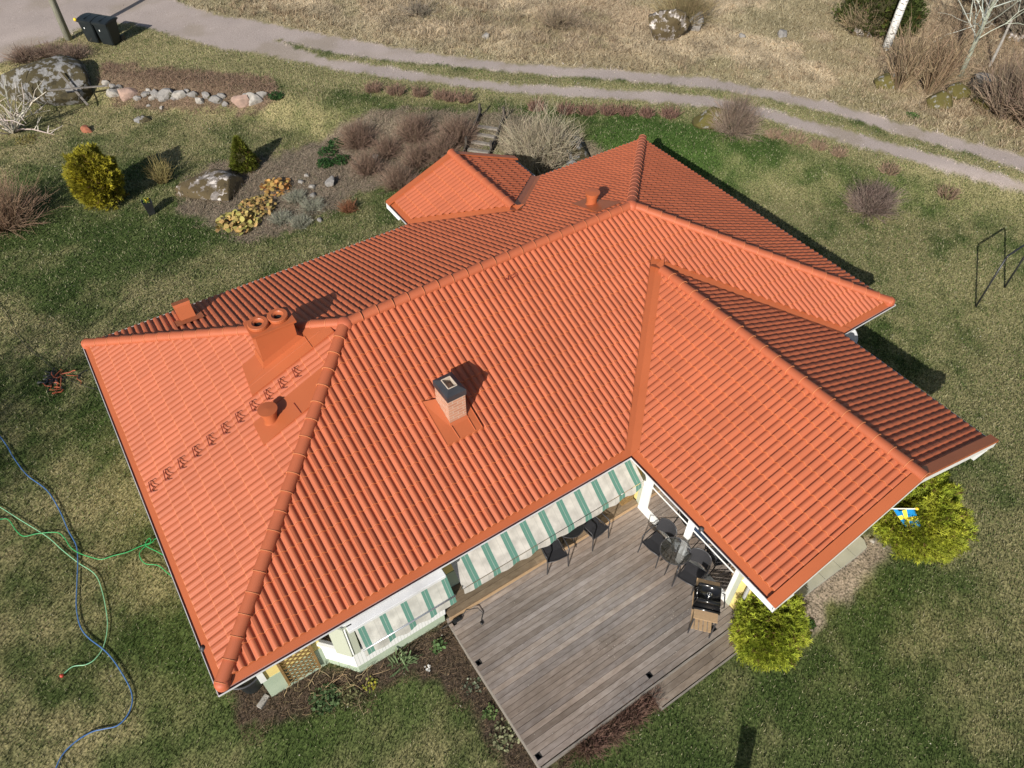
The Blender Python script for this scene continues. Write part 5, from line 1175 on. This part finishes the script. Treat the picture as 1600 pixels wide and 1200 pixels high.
# ------------------------------------------------------------------ trees
def tree(px, H_, r0, mt, tcol, label, name, nb, seed, lean=(0, 0), first=.5, cat='tree'):
    c = G(*px); t = thing(name, label, cat, tuple(c)); g = random.Random(seed); m = MB()
    pts = [c+np.array([lean[0]*k/8+g.uniform(-.05, .05)*k/3, lean[1]*k/8+g.uniform(-.05, .05)*k/3, H_*k/8-(.1 if k == 0 else 0)]) for k in range(9)]
    m.tube(pts, [r0*(1-.75*k/8) for k in range(9)], 12); m.build('trunk', mt, t, smooth=True)
    gg_ = np.random.default_rng(seed); Ps = []; Rd = []
    for i in range(nb):
        s_ = gg_.uniform(first, 1)*8; k0 = min(int(s_), 7); p = pts[k0]+(pts[k0+1]-pts[k0])*(s_-k0); a = gg_.uniform(0, 6.28); L_ = (H_*(1-s_/8)*.5+.6)*gg_.uniform(.6, 1.2); d = np.array([math.cos(a), math.sin(a), gg_.uniform(.4, 1.3)]); q = []
        for k in range(6): q.append(p+d*L_*k/5+np.array([0, 0, .05*k])+gg_.normal(0, .05, 3)*k*.4)
        Ps.append(q); Rd.append(np.linspace(r0*.22, .008, 6))
        for j in range(4):
            b = q[gg_.integers(1, 5)]; d2 = d+gg_.normal(0, .6, 3); Ps.append([b+d2*L_*.35*k/5+gg_.normal(0, .03, 3)*k*.3 for k in range(6)]); Rd.append(np.linspace(.012, .004, 6))
    V, F_ = tubes_np(np.array(Ps), np.array(Rd), 4); npmesh('crown', V, F_, M['twig'], colvar(tcol, len(Ps), gg_).repeat(24, 0), parent=t)
tree((1384, 77), 13, .19, M['birch'], (.30, .24, .2), 'white birch trunk with dark flecks above the track', 'birch_tree', 30, 3, first=.6)
tree((1500, 119), 7, .10, M['lichenbark'], (.46, .48, .42), 'slender young tree with pale lichened branches at the upper right', 'young_tree', 44, 5, first=.13)
c = G(1546, 104); m = MB(); m.tube([c-(0, 0, .1), c+(0.02, 0, .9), c+(.0, .02, 1.9)], [.065, .055, .045], 8); tag(m.build('wooden_post', M['stonewhite'], None, loc=tuple(c)), 'pale broken wooden post beside the young tree', 'post')
c = G(1535, 135); st_ = thing('tree_stump', 'old grey tree stump in the brush by the thicket', 'stump', tuple(c)); m = MB(); m.lathe(tuple(c), [(.62, -.1), (.52, .15), (.46, .38), (.42, .40)], 20); m.build('bark', M['darkwood'], st_); m = MB(); m.lathe(tuple(c+(0, 0, .385)), [(.43, 0), (.001, .01)], 20); m.build('cut_face', M['oldwood'], st_)

# ------------------------------------------------------------------ rocks
def rock(px, sx_, sy_, sz_, mt, label, seed, rot=0, sub=4, rough=.28, name='boulder', group=None, cat='rock', sink=.35, ps=1.6, flat=None):
    c = G(*px); bm = bmesh.new(); bmesh.ops.create_icosphere(bm, subdivisions=sub, radius=1)
    ca, sa = math.cos(rot), math.sin(rot); rg = random.Random(seed*13+5)
    PL = [(Vector((rg.gauss(0, 1), rg.gauss(0, 1), rg.gauss(.25, .8))).normalized(), rg.uniform(.55, .86)) for _ in range(14)]
    for v in bm.verts:
        n = v.co.copy(); f = 1+rough*mnoise.noise(n*1.1+Vector((seed, 3, 1)))+rough*.55*mnoise.noise(n*2.6+Vector((seed, 9, 1)))+rough*.25*mnoise.noise(n*6+Vector((1, seed, 1)))
        cell = mnoise.cell(n*1.3+Vector((seed*.7, 0, 0))); f *= .93+.12*cell
        p = Vector((math.copysign(abs(n.x)**.85, n.x), math.copysign(abs(n.y)**.85, n.y), math.copysign(abs(n.z)**.8, n.z)))*1.12*(1+(f-1)*.7)
        for (pn, ph_) in PL:
            e_n = p.dot(pn)-ph_
            if e_n > 0: p -= pn*e_n*.88
        if flat: p.z = min(p.z, flat+.12*mnoise.noise(n*2+Vector((seed, 0, 0))))
        x_, y_ = p.x*sx_, p.y*sy_; v.co = Vector((c[0]+ca*x_-sa*y_, c[1]+sa*x_+ca*y_, c[2]+(p.z+1-sink*2)*sz_))
    m = MB(); m.bm(bm); o = m.build(name, mt, None, smooth=sub > 3, loc=tuple(c)); return tag(o, label, cat, group)
ra = math.atan2((G(150, 130)-G(20, 130))[1], (G(150, 130)-G(20, 130))[0])
rock((86, 146), 2.35, 1.2, .95, M['rock'], 'large grey mossy rock outcrop at the upper left with boards lying on it', 4, ra, 5, .34, sink=.30)
rock((338, 296), 1.3, .85, .42, M['rockpink'], 'pink lichened flat rock in the bed beside the small conifer', 7, ra+.1, 5, .3, sink=.33)
rock((1040, 56), 1.05, .75, .75, M['rockpink'], 'large boulder with moss and white lichen above the track', 9, ra, 5, .3, sink=.28)
rock((1082, 42), .55, .5, .5, M['stone'], 'small grey rock leaning on the large boulder', 11, ra)
rock((880, 246), 1.25, .9, .8, M['rock'], 'dark mossy boulder between the stairs shrub and the roof corner', 13, ra, 5)
rock((1112, 195), .80, .55, .5, M['rockmoss'], 'yellow mossed boulder touching the round bare shrub', 15, ra, 4)
rock((1386, 133), .85, .5, .45, M['rockmoss'], 'dark mossy rock under the tall tan shrub', 17, ra, 4)
rock((1468, 163), .7, .5, .4, M['rockmoss'], 'olive mossed rock with pale foot nearest the track', 19, ra, 4)
rock((1494, 150), .6, .5, .4, M['rockmoss'], 'olive mossed rock behind the pale footed one', 21, ra, 4)
rock((1548, 166), .8, .55, .35, M['rockmoss'], 'flat olive mossed rock in front of the thicket', 23, ra, 4)
rock((1348, 53), .6, .45, .3, M['rockpink'], 'pale lichened stone left of the birch foot', 25, ra, 4)
rock((1590, 62), 1.2, .5, .3, M['rockpink'], 'pale lichened rock in the upper right corner brush', 27, ra, 4)
rock((224, 188), .38, .25, .18, M['rock'], 'small grey stone on the lawn below the stone wall', 29, ra, 3)
rock((135, 205), .30, .22, .2, M['redbrick'], 'small rust red stone on the lawn below the rock outcrop', 31, ra, 3)
wl = [(166, 128, .17, 'w', 'topmost left'), (176, 133, .15, 's', 'second from the left'), (186, 135, .20, 's', 'third from the left, leaning'), (178, 146, .28, 'w', 'low pale one under the first three'), (201, 146, .42, 'p', 'big pink slab'), (228, 146, .22, 's', 'just right of the pink slab'), (243, 145, .28, 's', 'second right of the pink slab'), (261, 147, .40, 's', 'biggest grey block in the middle'), (282, 147, .34, 'w', 'pale one right of the biggest grey block'), (303, 146, .26, 's', 'second right of the biggest grey block'), (322, 148, .26, 's', 'third right of the biggest grey block'), (338, 155, .30, 's', 'grey one left of the wide pink block'), (374, 158, .44, 'p', 'wide pink block'), (397, 155, .42, 'w', 'last pale one at the right end')]
wl += [(215, 152, .16, 's', 'small, at the right foot of the pink slab'), (236, 152, .15, 'w', 'small one below the gap right of the pink slab'), (252, 154, .14, 's', 'small, left foot of the biggest grey block'), (272, 152, .16, 's', 'small one wedged right of the biggest grey block'), (292, 140, .15, 's', 'small one on the upper row, middle'), (312, 157, .22, 'w', 'low flat one left of the wide pink block'), (347, 150, .20, 's', 'upper one left of the wide pink block'), (352, 162, .18, 's', 'lower one touching the wide pink block'), (386, 148, .20, 's', 'one perched behind the wide pink block'), (410, 147, .24, 's', 'grey one beyond the last pale one'), (232, 139, .14, 'w', 'small pale one above the pink slab')]
mm_ = {'w': M['stonewhite'], 's': M['stone'], 'p': M['stonepink']}
for i, (x_, y_, s_, k, lab) in enumerate(wl): rock((x_, y_+3), s_*1.15, s_*.6, s_*.75, mm_[k], 'stone of the low garden wall, '+lab, 40+i, ra+random.uniform(-.3, .3), 3, .3, 'wall_stone', 'stones of the low wall by the outcrop', 'stone', sink=.38)
for i, (x_, y_, s_, k, lab) in enumerate(((233, 166, .11, 'w', 'small pale stone on the grass below the wall, left of a similar one'), (253, 169, .13, 'w', 'small pale stone on the grass below the wall, right of a similar one'), (588, 246, .17, 'w', 'white square stone among the brown shrubs'), (480, 276, .13, 'w', 'white stone in the rock bed, nearest the green clumps'), (487, 293, .15, 'w', 'round white stone by the lavender'), (489, 306, .16, 's', 'rounded grey stone beside the round white one'), (516, 288, .28, 's', 'larger grey stone at the right side of the rock bed'), (470, 285, .15, 's', 'dark stone left of the white ones in the bed'), (1388, 826, .13, 'w', 'pale stone at the foot of the big yellow green shrub'), (1363, 845, .10, 'w', 'small white stone beside the slab row end'), (1381, 856, .05, 'w', 'tiny pink stone at the edge of the bare ground'), (500, 345, .12, 's', 'small grey stone at the lower edge of the rock bed'), (1160, 58, .2, 's', 'low stone in the meadow right of the big boulder'), (1222, 55, .35, 's', 'half buried stone in the meadow near the top right'), (760, 58, .25, 'w', 'pale stone in the meadow above the track'))):
    rock((x_, y_), s_, s_*.75, s_*.55, mm_[k], lab, 70+i, i*.7, 3, .3, 'stone', None, 'stone', sink=.25)
c = G(412, 1097); m = MB(); dd = G(420, 1085)-G(405, 1108); dd[2] = 0; dd /= np.linalg.norm(dd); m.obox(c+(0, 0, .03), dd*.13, np.array([-dd[1], dd[0], 0])*.055, (0, 0, .035)); tag(m.build('brick', M['stonewhite'], None, loc=tuple(c)), 'pale brick lying in the soil by the trellis', 'brick')
# boards on the outcrop, draped at rock height
def board(pa, pb, za, zb, w_, label):
    a_, b_ = at(*pa, za), at(*pb, zb); m = MB(); d = (b_-a_)/2; n_ = np.cross(d, [0, 0, 1.]); n_ /= np.linalg.norm(n_); m.obox((a_+b_)/2, d, n_*w_, (0, 0, .015)); tag(m.build('board', M['oldwood'], None, loc=tuple((a_+b_)/2)), label, 'board')
board((75, 141), (168, 134), -1.2, -1.45, .05, 'thin grey board lying level across the outcrop')
board((92, 113), (137, 164), -1.0, -1.95, .04, 'thin grey board lying steeply down the outcrop')

# ------------------------------------------------------------------ garden stairs
T0, T1 = G(746, 198), G(779, 203); D0 = G(738, 240); st_ = thing('garden_stairs', 'old grey timber garden stairs with side rails behind the porch', 'stairs', tuple(T0))
ux = (T1-T0)[:2]; wst = np.linalg.norm(ux); ux /= wst; dn = np.array([ux[1], -ux[0]])
if dn@((D0-T0)[:2]) < 0: dn = -dn
n_st = 7; run = np.linalg.norm((G(739, 237)-T0)[:2])/3.1
ztop = max(T0[2], T1[2])+.02
for k in range(n_st):
    c = T0[:2]+ux*wst/2+dn*run*k; z = ztop-.105*k; m = MB(); m.obox((*c, z), (*(ux*wst/2), 0), (*(dn*.075), 0), (0, 0, .035)); m.build('step', M['oldwood'], st_)
    m = MB(); cc_ = c-dn*run*.5; m.obox((*cc_, z-.03), (*(ux*wst/2*.97), 0), (*(dn*run*.42), 0), (0, 0, .03)); m.build('gravel_tread', M['stone'], st_)
for sgn in (-1, 1):
    e0 = T0[:2]+ux*wst/2+ux*sgn*(wst/2+.06)
    p0_, p1_ = e0-dn*.7, e0+dn*run*(n_st-1); a_ = np.array([*p0_, ztop+.35]); b_ = np.array([*p1_, ztop-.105*(n_st-1)+.18])
    m = MB(); m.obox((a_+b_)/2, (b_-a_)/2, (*(ux*.03), 0), (0, 0, .05)); m.obox((a_+b_)/2-(0, 0, .25), (b_-a_)/2, (*(ux*.03), 0), (0, 0, .06)); m.build('side_rail', M['darkwood'], st_)
    for k in (0, 3, 6):
        p = e0+dn*(run*k-.5 if k == 0 else run*k); z = ztop-.105*k; m = MB(); m.obox((*p, z+.15), (*(ux*.04), 0), (*(dn*.04), 0), (0, 0, .5 if k == 0 else .35)); m.build('post', M['darkwood'], st_)

# ------------------------------------------------------------------ hoses and clutter
def spline(pts, n=6):
    P = [np.array(p, float) for p in pts]; P = [2*P[0]-P[1]]+P+[2*P[-1]-P[-2]]; out = []
    for i in range(1, len(P)-2):
        for k in range(n):
            t = k/n; out.append(.5*((2*P[i])+(-P[i-1]+P[i+1])*t+(2*P[i-1]-5*P[i]+4*P[i+1]-P[i+2])*t*t+(-P[i-1]+3*P[i]-3*P[i+1]+P[i+2])*t**3))
    out.append(P[-2]); return out
def hose(px, r_, mt, label, name='garden_hose', lift=.035):
    p = [G(*q)+np.array([0, 0, lift+r_]) for q in spline(px)]; m = MB(); m.tube(p, r_, 8); o = m.build(name, mt, None, smooth=True, loc=tuple(p[0])); return tag(o, label, 'hose' if 'hose' in name else 'cable')
hose([(-60, 610), (-25, 652), (0, 682), (12, 698), (25, 720), (45, 745), (75, 768), (95, 800), (108, 830), (121, 855), (123, 880), (122, 910), (121, 950), (127, 980), (140, 998), (162, 1015), (178, 1032), (195, 1058), (206, 1080), (208, 1100), (200, 1120), (185, 1135), (165, 1140), (145, 1145), (120, 1160), (100, 1180), (88, 1205), (80, 1235)], .0135, M['blue'], 'blue hose winding down the left lawn')
hm = hose([(-40, 770), (0, 793), (35, 815), (75, 840), (100, 862), (124, 881), (150, 899), (161, 925), (168, 960), (169, 985), (163, 1012), (150, 1031), (135, 1040), (115, 1043), (98, 1057)], .010, M['mint'], 'light green hose ending in a red nozzle on the lawn')
hose([(-40, 808), (0, 813), (15, 814), (28, 832), (40, 840), (60, 836), (90, 834), (102, 842), (112, 857), (125, 866), (142, 872), (160, 876), (180, 870), (200, 865), (220, 856), (236, 850), (235, 843), (229, 850), (231, 856), (245, 863), (258, 870), (270, 876)], .010, M['green'], 'bright green hose running under the left eave', lift=.05)
hose([(262, 838), (243, 844), (240, 848), (225, 858), (219, 869), (228, 882), (248, 885), (262, 896), (274, 906)], .010, M['green'], 'short loop of bright green hose by the left eave')
hose([(-20, 455), (0, 478), (12, 495), (25, 520), (45, 545), (70, 565), (100, 590), (135, 605), (160, 612)], .007, M['dkcable'], 'thin dark cable crossing the left lawn', 'cable', .03)
c = G(98, 1057)+np.array([0, 0, .04]); m = MB(); m.lathe(tuple(c), [(.001, -.035), (.03, -.03), (.04, 0), (.034, .028), (.001, .035)], 12); tag(m.build('hose_nozzle', M['red'], None, smooth=True, loc=tuple(c)), 'red nozzle at the end of the light green hose', 'nozzle')
def straps(px, Rr, n, mats_, label, seed, name, cat):
    c = G(*px); g = np.random.default_rng(seed); m = MB()
    for i in range(n):
        m.cur = int(g.integers(0, len(mats_))); a = g.uniform(0, 6.28); p = c+np.array([math.cos(a), math.sin(a), 0])*g.uniform(0, Rr)*np.array([1, 1, 0])+(0, 0, .04); q = []; d = g.normal(0, 1, 3)*np.array([1, 1, .2])
        for k in range(7): q.append(p.copy()); p = p+d*.035; d = d*.8+g.normal(0, .7, 3)*np.array([1, 1, .25]); p[2] = np.clip(p[2], c[2]+.02, c[2]+.14)
        m.tube(q, float(g.uniform(.008, .02)), 5)
    return tag(m.build(name, mats_, None, loc=tuple(c)), label, cat)
straps((85, 593), .28, 46, [M['black'], M['black'], M['dkcable'], M['black'], M['orange'], M['dkcable']], 'heap of black and orange safety harness straps on the lawn', 4, 'safety_harness', 'harness')
straps((98, 609), .05, 5, [M['orange'], M['dkcable']], 'small orange clip just below the harness heap', 6, 'strap_clip', 'clip')
straps((123, 588), .05, 5, [M['orange'], M['dkcable']], 'small orange clip between the harness heap and the gutter', 8, 'strap_clip', 'clip')
# container under the front left roof corner
c = np.array([.36, .98, gz(.36, .98)]); rb = thing('rain_barrel', 'dark grey open topped container under the front left roof corner', 'container', tuple(c))
m = MB(); m.lathe(tuple(c), [(.16, 0), (.20, .3), (.27, .62), (.31, .70)], 24, sq=1.15); m.build('body', M['bin'], rb, smooth=True)
m = MB(); m.lathe(tuple(c+(0, 0, .70)), [(.31, 0), (.335, .02), (.335, .045), (.30, .045), (.285, .01)], 24, sq=1.15); m.build('rim', M['blackmetal'], rb, smooth=True)
m = MB(); m.lathe(tuple(c+(0, 0, .70)), [(.29, .0), (.001, .02)], 24, sq=1.15); m.build('water', M['enamel'], rb)
# slate garden post just outside the lower edge (its shadow reaches into the picture)

# ------------------------------------------------------------------ dead stems covering the beds and the bank
def carpet(polyi, n, col, hmax, name, label, seed, rad=.004):
    P = SOILW[polyi][0]; g = np.random.default_rng(seed); lo, hi = P.min(0), P.max(0); x = g.uniform(lo[0], hi[0], n*4); y = g.uniform(lo[1], hi[1], n*4)
    k = (sdpoly(x, y, P) > -.15+.5*(vnoise(x, y, .5, 3)-.5)) & (g.uniform(size=x.shape) < .25+vnoise(x, y, .8, seed)); x, y = x[k][:n], y[k][:n]; n = len(x); z = ground_z(x, y)
    a = g.uniform(0, 6.283, n); L_ = g.uniform(.3, 1, n)*hmax; e = g.uniform(.1, 1.2, n); d = np.stack([np.cos(a)*np.cos(e), np.sin(a)*np.cos(e), np.sin(e)], 1); t = np.linspace(0, 1, 4)
    Q = np.stack([x, y, z], 1)[:, None]+d[:, None]*L_[:, None, None]*t[None, :, None]+g.normal(0, .12, (n, 4, 3))*L_[:, None, None]*t[None, :, None]
    V, F_ = tubes_np(Q, np.repeat(rad*np.array([[1, .8, .6, .3]]), n, 0), 3); cc = colvar(col, n, g, .45)
    o = npmesh(name, V, F_, M['twig'], cc.repeat(12, 0)); return tag(o, label, 'plants', kind='stuff')
carpet(3, 9000, (.24, .19, .14), .22, 'dead_plants', 'dead brown stems covering the rock bed', 31, .006)
carpet(4, 6500, (.24, .165, .115), .22, 'dead_plants', 'dead brown stems covering the slope above the stone wall', 32, .007)
carpet(5, 2500, (.26, .21, .15), .25, 'dead_plants', 'dead stems around the stairs shrub', 33, .006)
carpet(0, 5500, (.17, .12, .075), .14, 'dead_plants', 'dead stems on the soil of the front bed', 34, .004)
SOILW += [(poly([(1370, 50), (1480, 10), (1640, 0), (1660, 230), (1560, 190), (1480, 160), (1390, 130)]), None, 0), (poly([(560, -5), (820, -5), (800, 60), (700, 75), (600, 45)]), None, 0), (poly([(840, 15), (960, 20), (960, 80), (850, 80)]), None, 0)]
carpet(7, 5200, (.30, .22, .145), .75, 'brushwood', 'thin brown brushwood in the dry grass of the upper right corner', 41, .008)
carpet(8, 1500, (.26, .21, .15), .35, 'brushwood', 'low thin brushwood in the meadow at the top centre left', 42, .008)
carpet(9, 700, (.26, .20, .14), .45, 'brushwood', 'low thin brushwood left of the large boulder', 43, .008)
carpet(1, 2500, (.16, .11, .07), .15, 'dead_plants', 'dead stems along the deck front', 35, .004)
# straw tussocks in the meadow
g = np.random.default_rng(51); x = g.uniform(8, 48, 9000); y = g.uniform(2, 42, 9000); k = (sdpoly(x, y, meadow_w) > .2) & (sdpoly(x, y, road_w) < -.2) & (vnoise(x, y, 2.2, 8)+vnoise(x, y, 6, 12)*.6 > .75); x, y = x[k], y[k]; n = len(x); nb = 16
x = x.repeat(nb); y = y.repeat(nb); n = len(x); z = ground_z(x, y); a = g.uniform(0, 6.283, n); e = g.uniform(.15, 1.2, n); L_ = g.uniform(.12, .42, n); x = x+g.normal(0, .07, n); y = y+g.normal(0, .07, n)
d = np.stack([np.cos(a)*np.cos(e), np.sin(a)*np.cos(e), np.sin(e)], 1)*L_[:, None]; o_ = np.stack([x, y, z], 1); w_ = np.stack([-np.sin(a), np.cos(a), a*0], 1)*.012
V = np.stack([o_-w_, o_+w_, o_+d], 1).reshape(-1, 3); kk = vnoise(x, y, 3.1, 19)[:, None]; cc = (np.array([.56, .46, .31])*kk+np.array([.34, .25, .16])*(1-kk))*g.uniform(.6, 1.25, (n, 1))
tag(npmesh('straw_tussocks', V, np.arange(len(V)).reshape(-1, 3), M['blade'], cc.repeat(3, 0)), 'bent straw tussocks scattered over the dry meadow', 'grass', kind='stuff')
# bare trees on the left, outside the picture, whose thin shade falls over the lawn
for (x_, y_, h_, sd_) in ((-12.5, 5.0, 9.0, 3),):
    q = np.array([x_, y_, gz(x_, y_)]); t = thing('leafless_tree', 'leafless tree standing left of the house lawn', 'tree', tuple(q))
    V, F_, Cc = twigs(q+(0, 0, 2.2), 3.0, h_-2.2, 60, (.2, .16, .13), sd_, tilt=(0, .9), rad=.03, kids=14, base=.05, kl=.45, wild=.15); npmesh('crown', V, F_, M['twig'], Cc, parent=t)
    m = MB(); m.tube([q-(0, 0, .1), q+(0, 0, 1.3), q+(0, 0, 2.5)], [.2, .16, .13], 10); m.build('trunk', M['lichenbark'], t, smooth=True)
# pillar standing below the lower picture edge; its shadow falls into the picture
q = G(1168, 1152)[:2]-np.array([math.sin(SAZ), math.cos(SAZ)])*(1.9/math.tan(SEL)); z = gz(*q); pw = thing('wooden_pillar', 'square brown wooden pillar on the lawn below the deck', 'pillar', (*q, z))
m = MB(); dd = np.array([math.cos(SAZ), -math.sin(SAZ), 0])*.14; m.obox((*q, z+.93), dd, np.array([-dd[1], dd[0], 0]), (0, 0, .97)); m.build('shaft', M['oldwood'], pw)
m = MB(); m.obox((*q, z+1.92), dd*1.1, np.array([-dd[1], dd[0], 0])*1.1, (0, 0, .02)); m.build('cap', M['darkwood'], pw)

# small dry leaves and bits lying on the deck boards
g = np.random.default_rng(61); n = 150; x = np.concatenate([g.uniform(4.4, 9.3, 60), g.normal(6.9, .35, 45), g.normal(8.4, .25, 45)]); y = np.concatenate([g.uniform(-3.2, -.1, 60), g.normal(-2.25, .18, 45), g.normal(-2.6, .2, 45)])
k = (x > 4.3) & (x < 9.4) & (y > -3.35) & (y < -.02); x, y = x[k], y[k]; n = len(x); a = g.uniform(0, 6.28, n); r_ = g.uniform(.006, .02, n)
V = np.stack([np.stack([x+np.cos(a+j*2.1)*r_, y+np.sin(a+j*2.1)*r_*.7, np.full(n, DZ+.008)+g.uniform(0, .008, n)], 1) for j in range(3)], 1).reshape(-1, 3)
cc = np.where(g.uniform(size=(n, 1)) > .55, np.array([.09, .07, .05]), np.array([.50, .46, .40]))
tag(npmesh('deck_litter', V, np.arange(3*n).reshape(-1, 3), M['blade'], cc.repeat(3, 0)), 'small dry leaves and crumbs scattered on the deck boards', 'leaf litter', kind='stuff')

# loose stones on and beside the track
g = np.random.default_rng(71); x = g.uniform(-6, 48, 60000); y = g.uniform(2, 44, 60000); d = sdpoly(x, y, road_w); k = (d > -.35) & (g.uniform(size=x.shape) < np.where(d < .12, .6, .18)); x, y = x[k][:7000], y[k][:7000]; n = len(x); z = ground_z(x, y)
r_ = g.uniform(.008, .030, n)**1.0*np.where(g.uniform(size=n) > .96, 1.8, 1); a = g.uniform(0, 6.28, n); P = np.zeros((n, 4, 3))
for j in range(3): P[:, j] = np.stack([x+np.cos(a+j*2.1)*r_, y+np.sin(a+j*2.1)*r_, z-.004], 1)
P[:, 3] = np.stack([x+g.normal(0, .3, n)*r_, y+g.normal(0, .3, n)*r_, z+r_*.8], 1); b = np.arange(n)[:, None]*4
F_ = np.concatenate([b+np.array([[0, 1, 3]]), b+np.array([[1, 2, 3]]), b+np.array([[2, 0, 3]])]); cc = np.array([.40, .36, .34])*g.uniform(.45, 1.5, (n, 1))
tag(npmesh('pebbles', P.reshape(-1, 3), F_, M['blade'], cc.repeat(4, 0)), 'loose pebbles on the gravel track and along its edges', 'pebbles', kind='stuff')
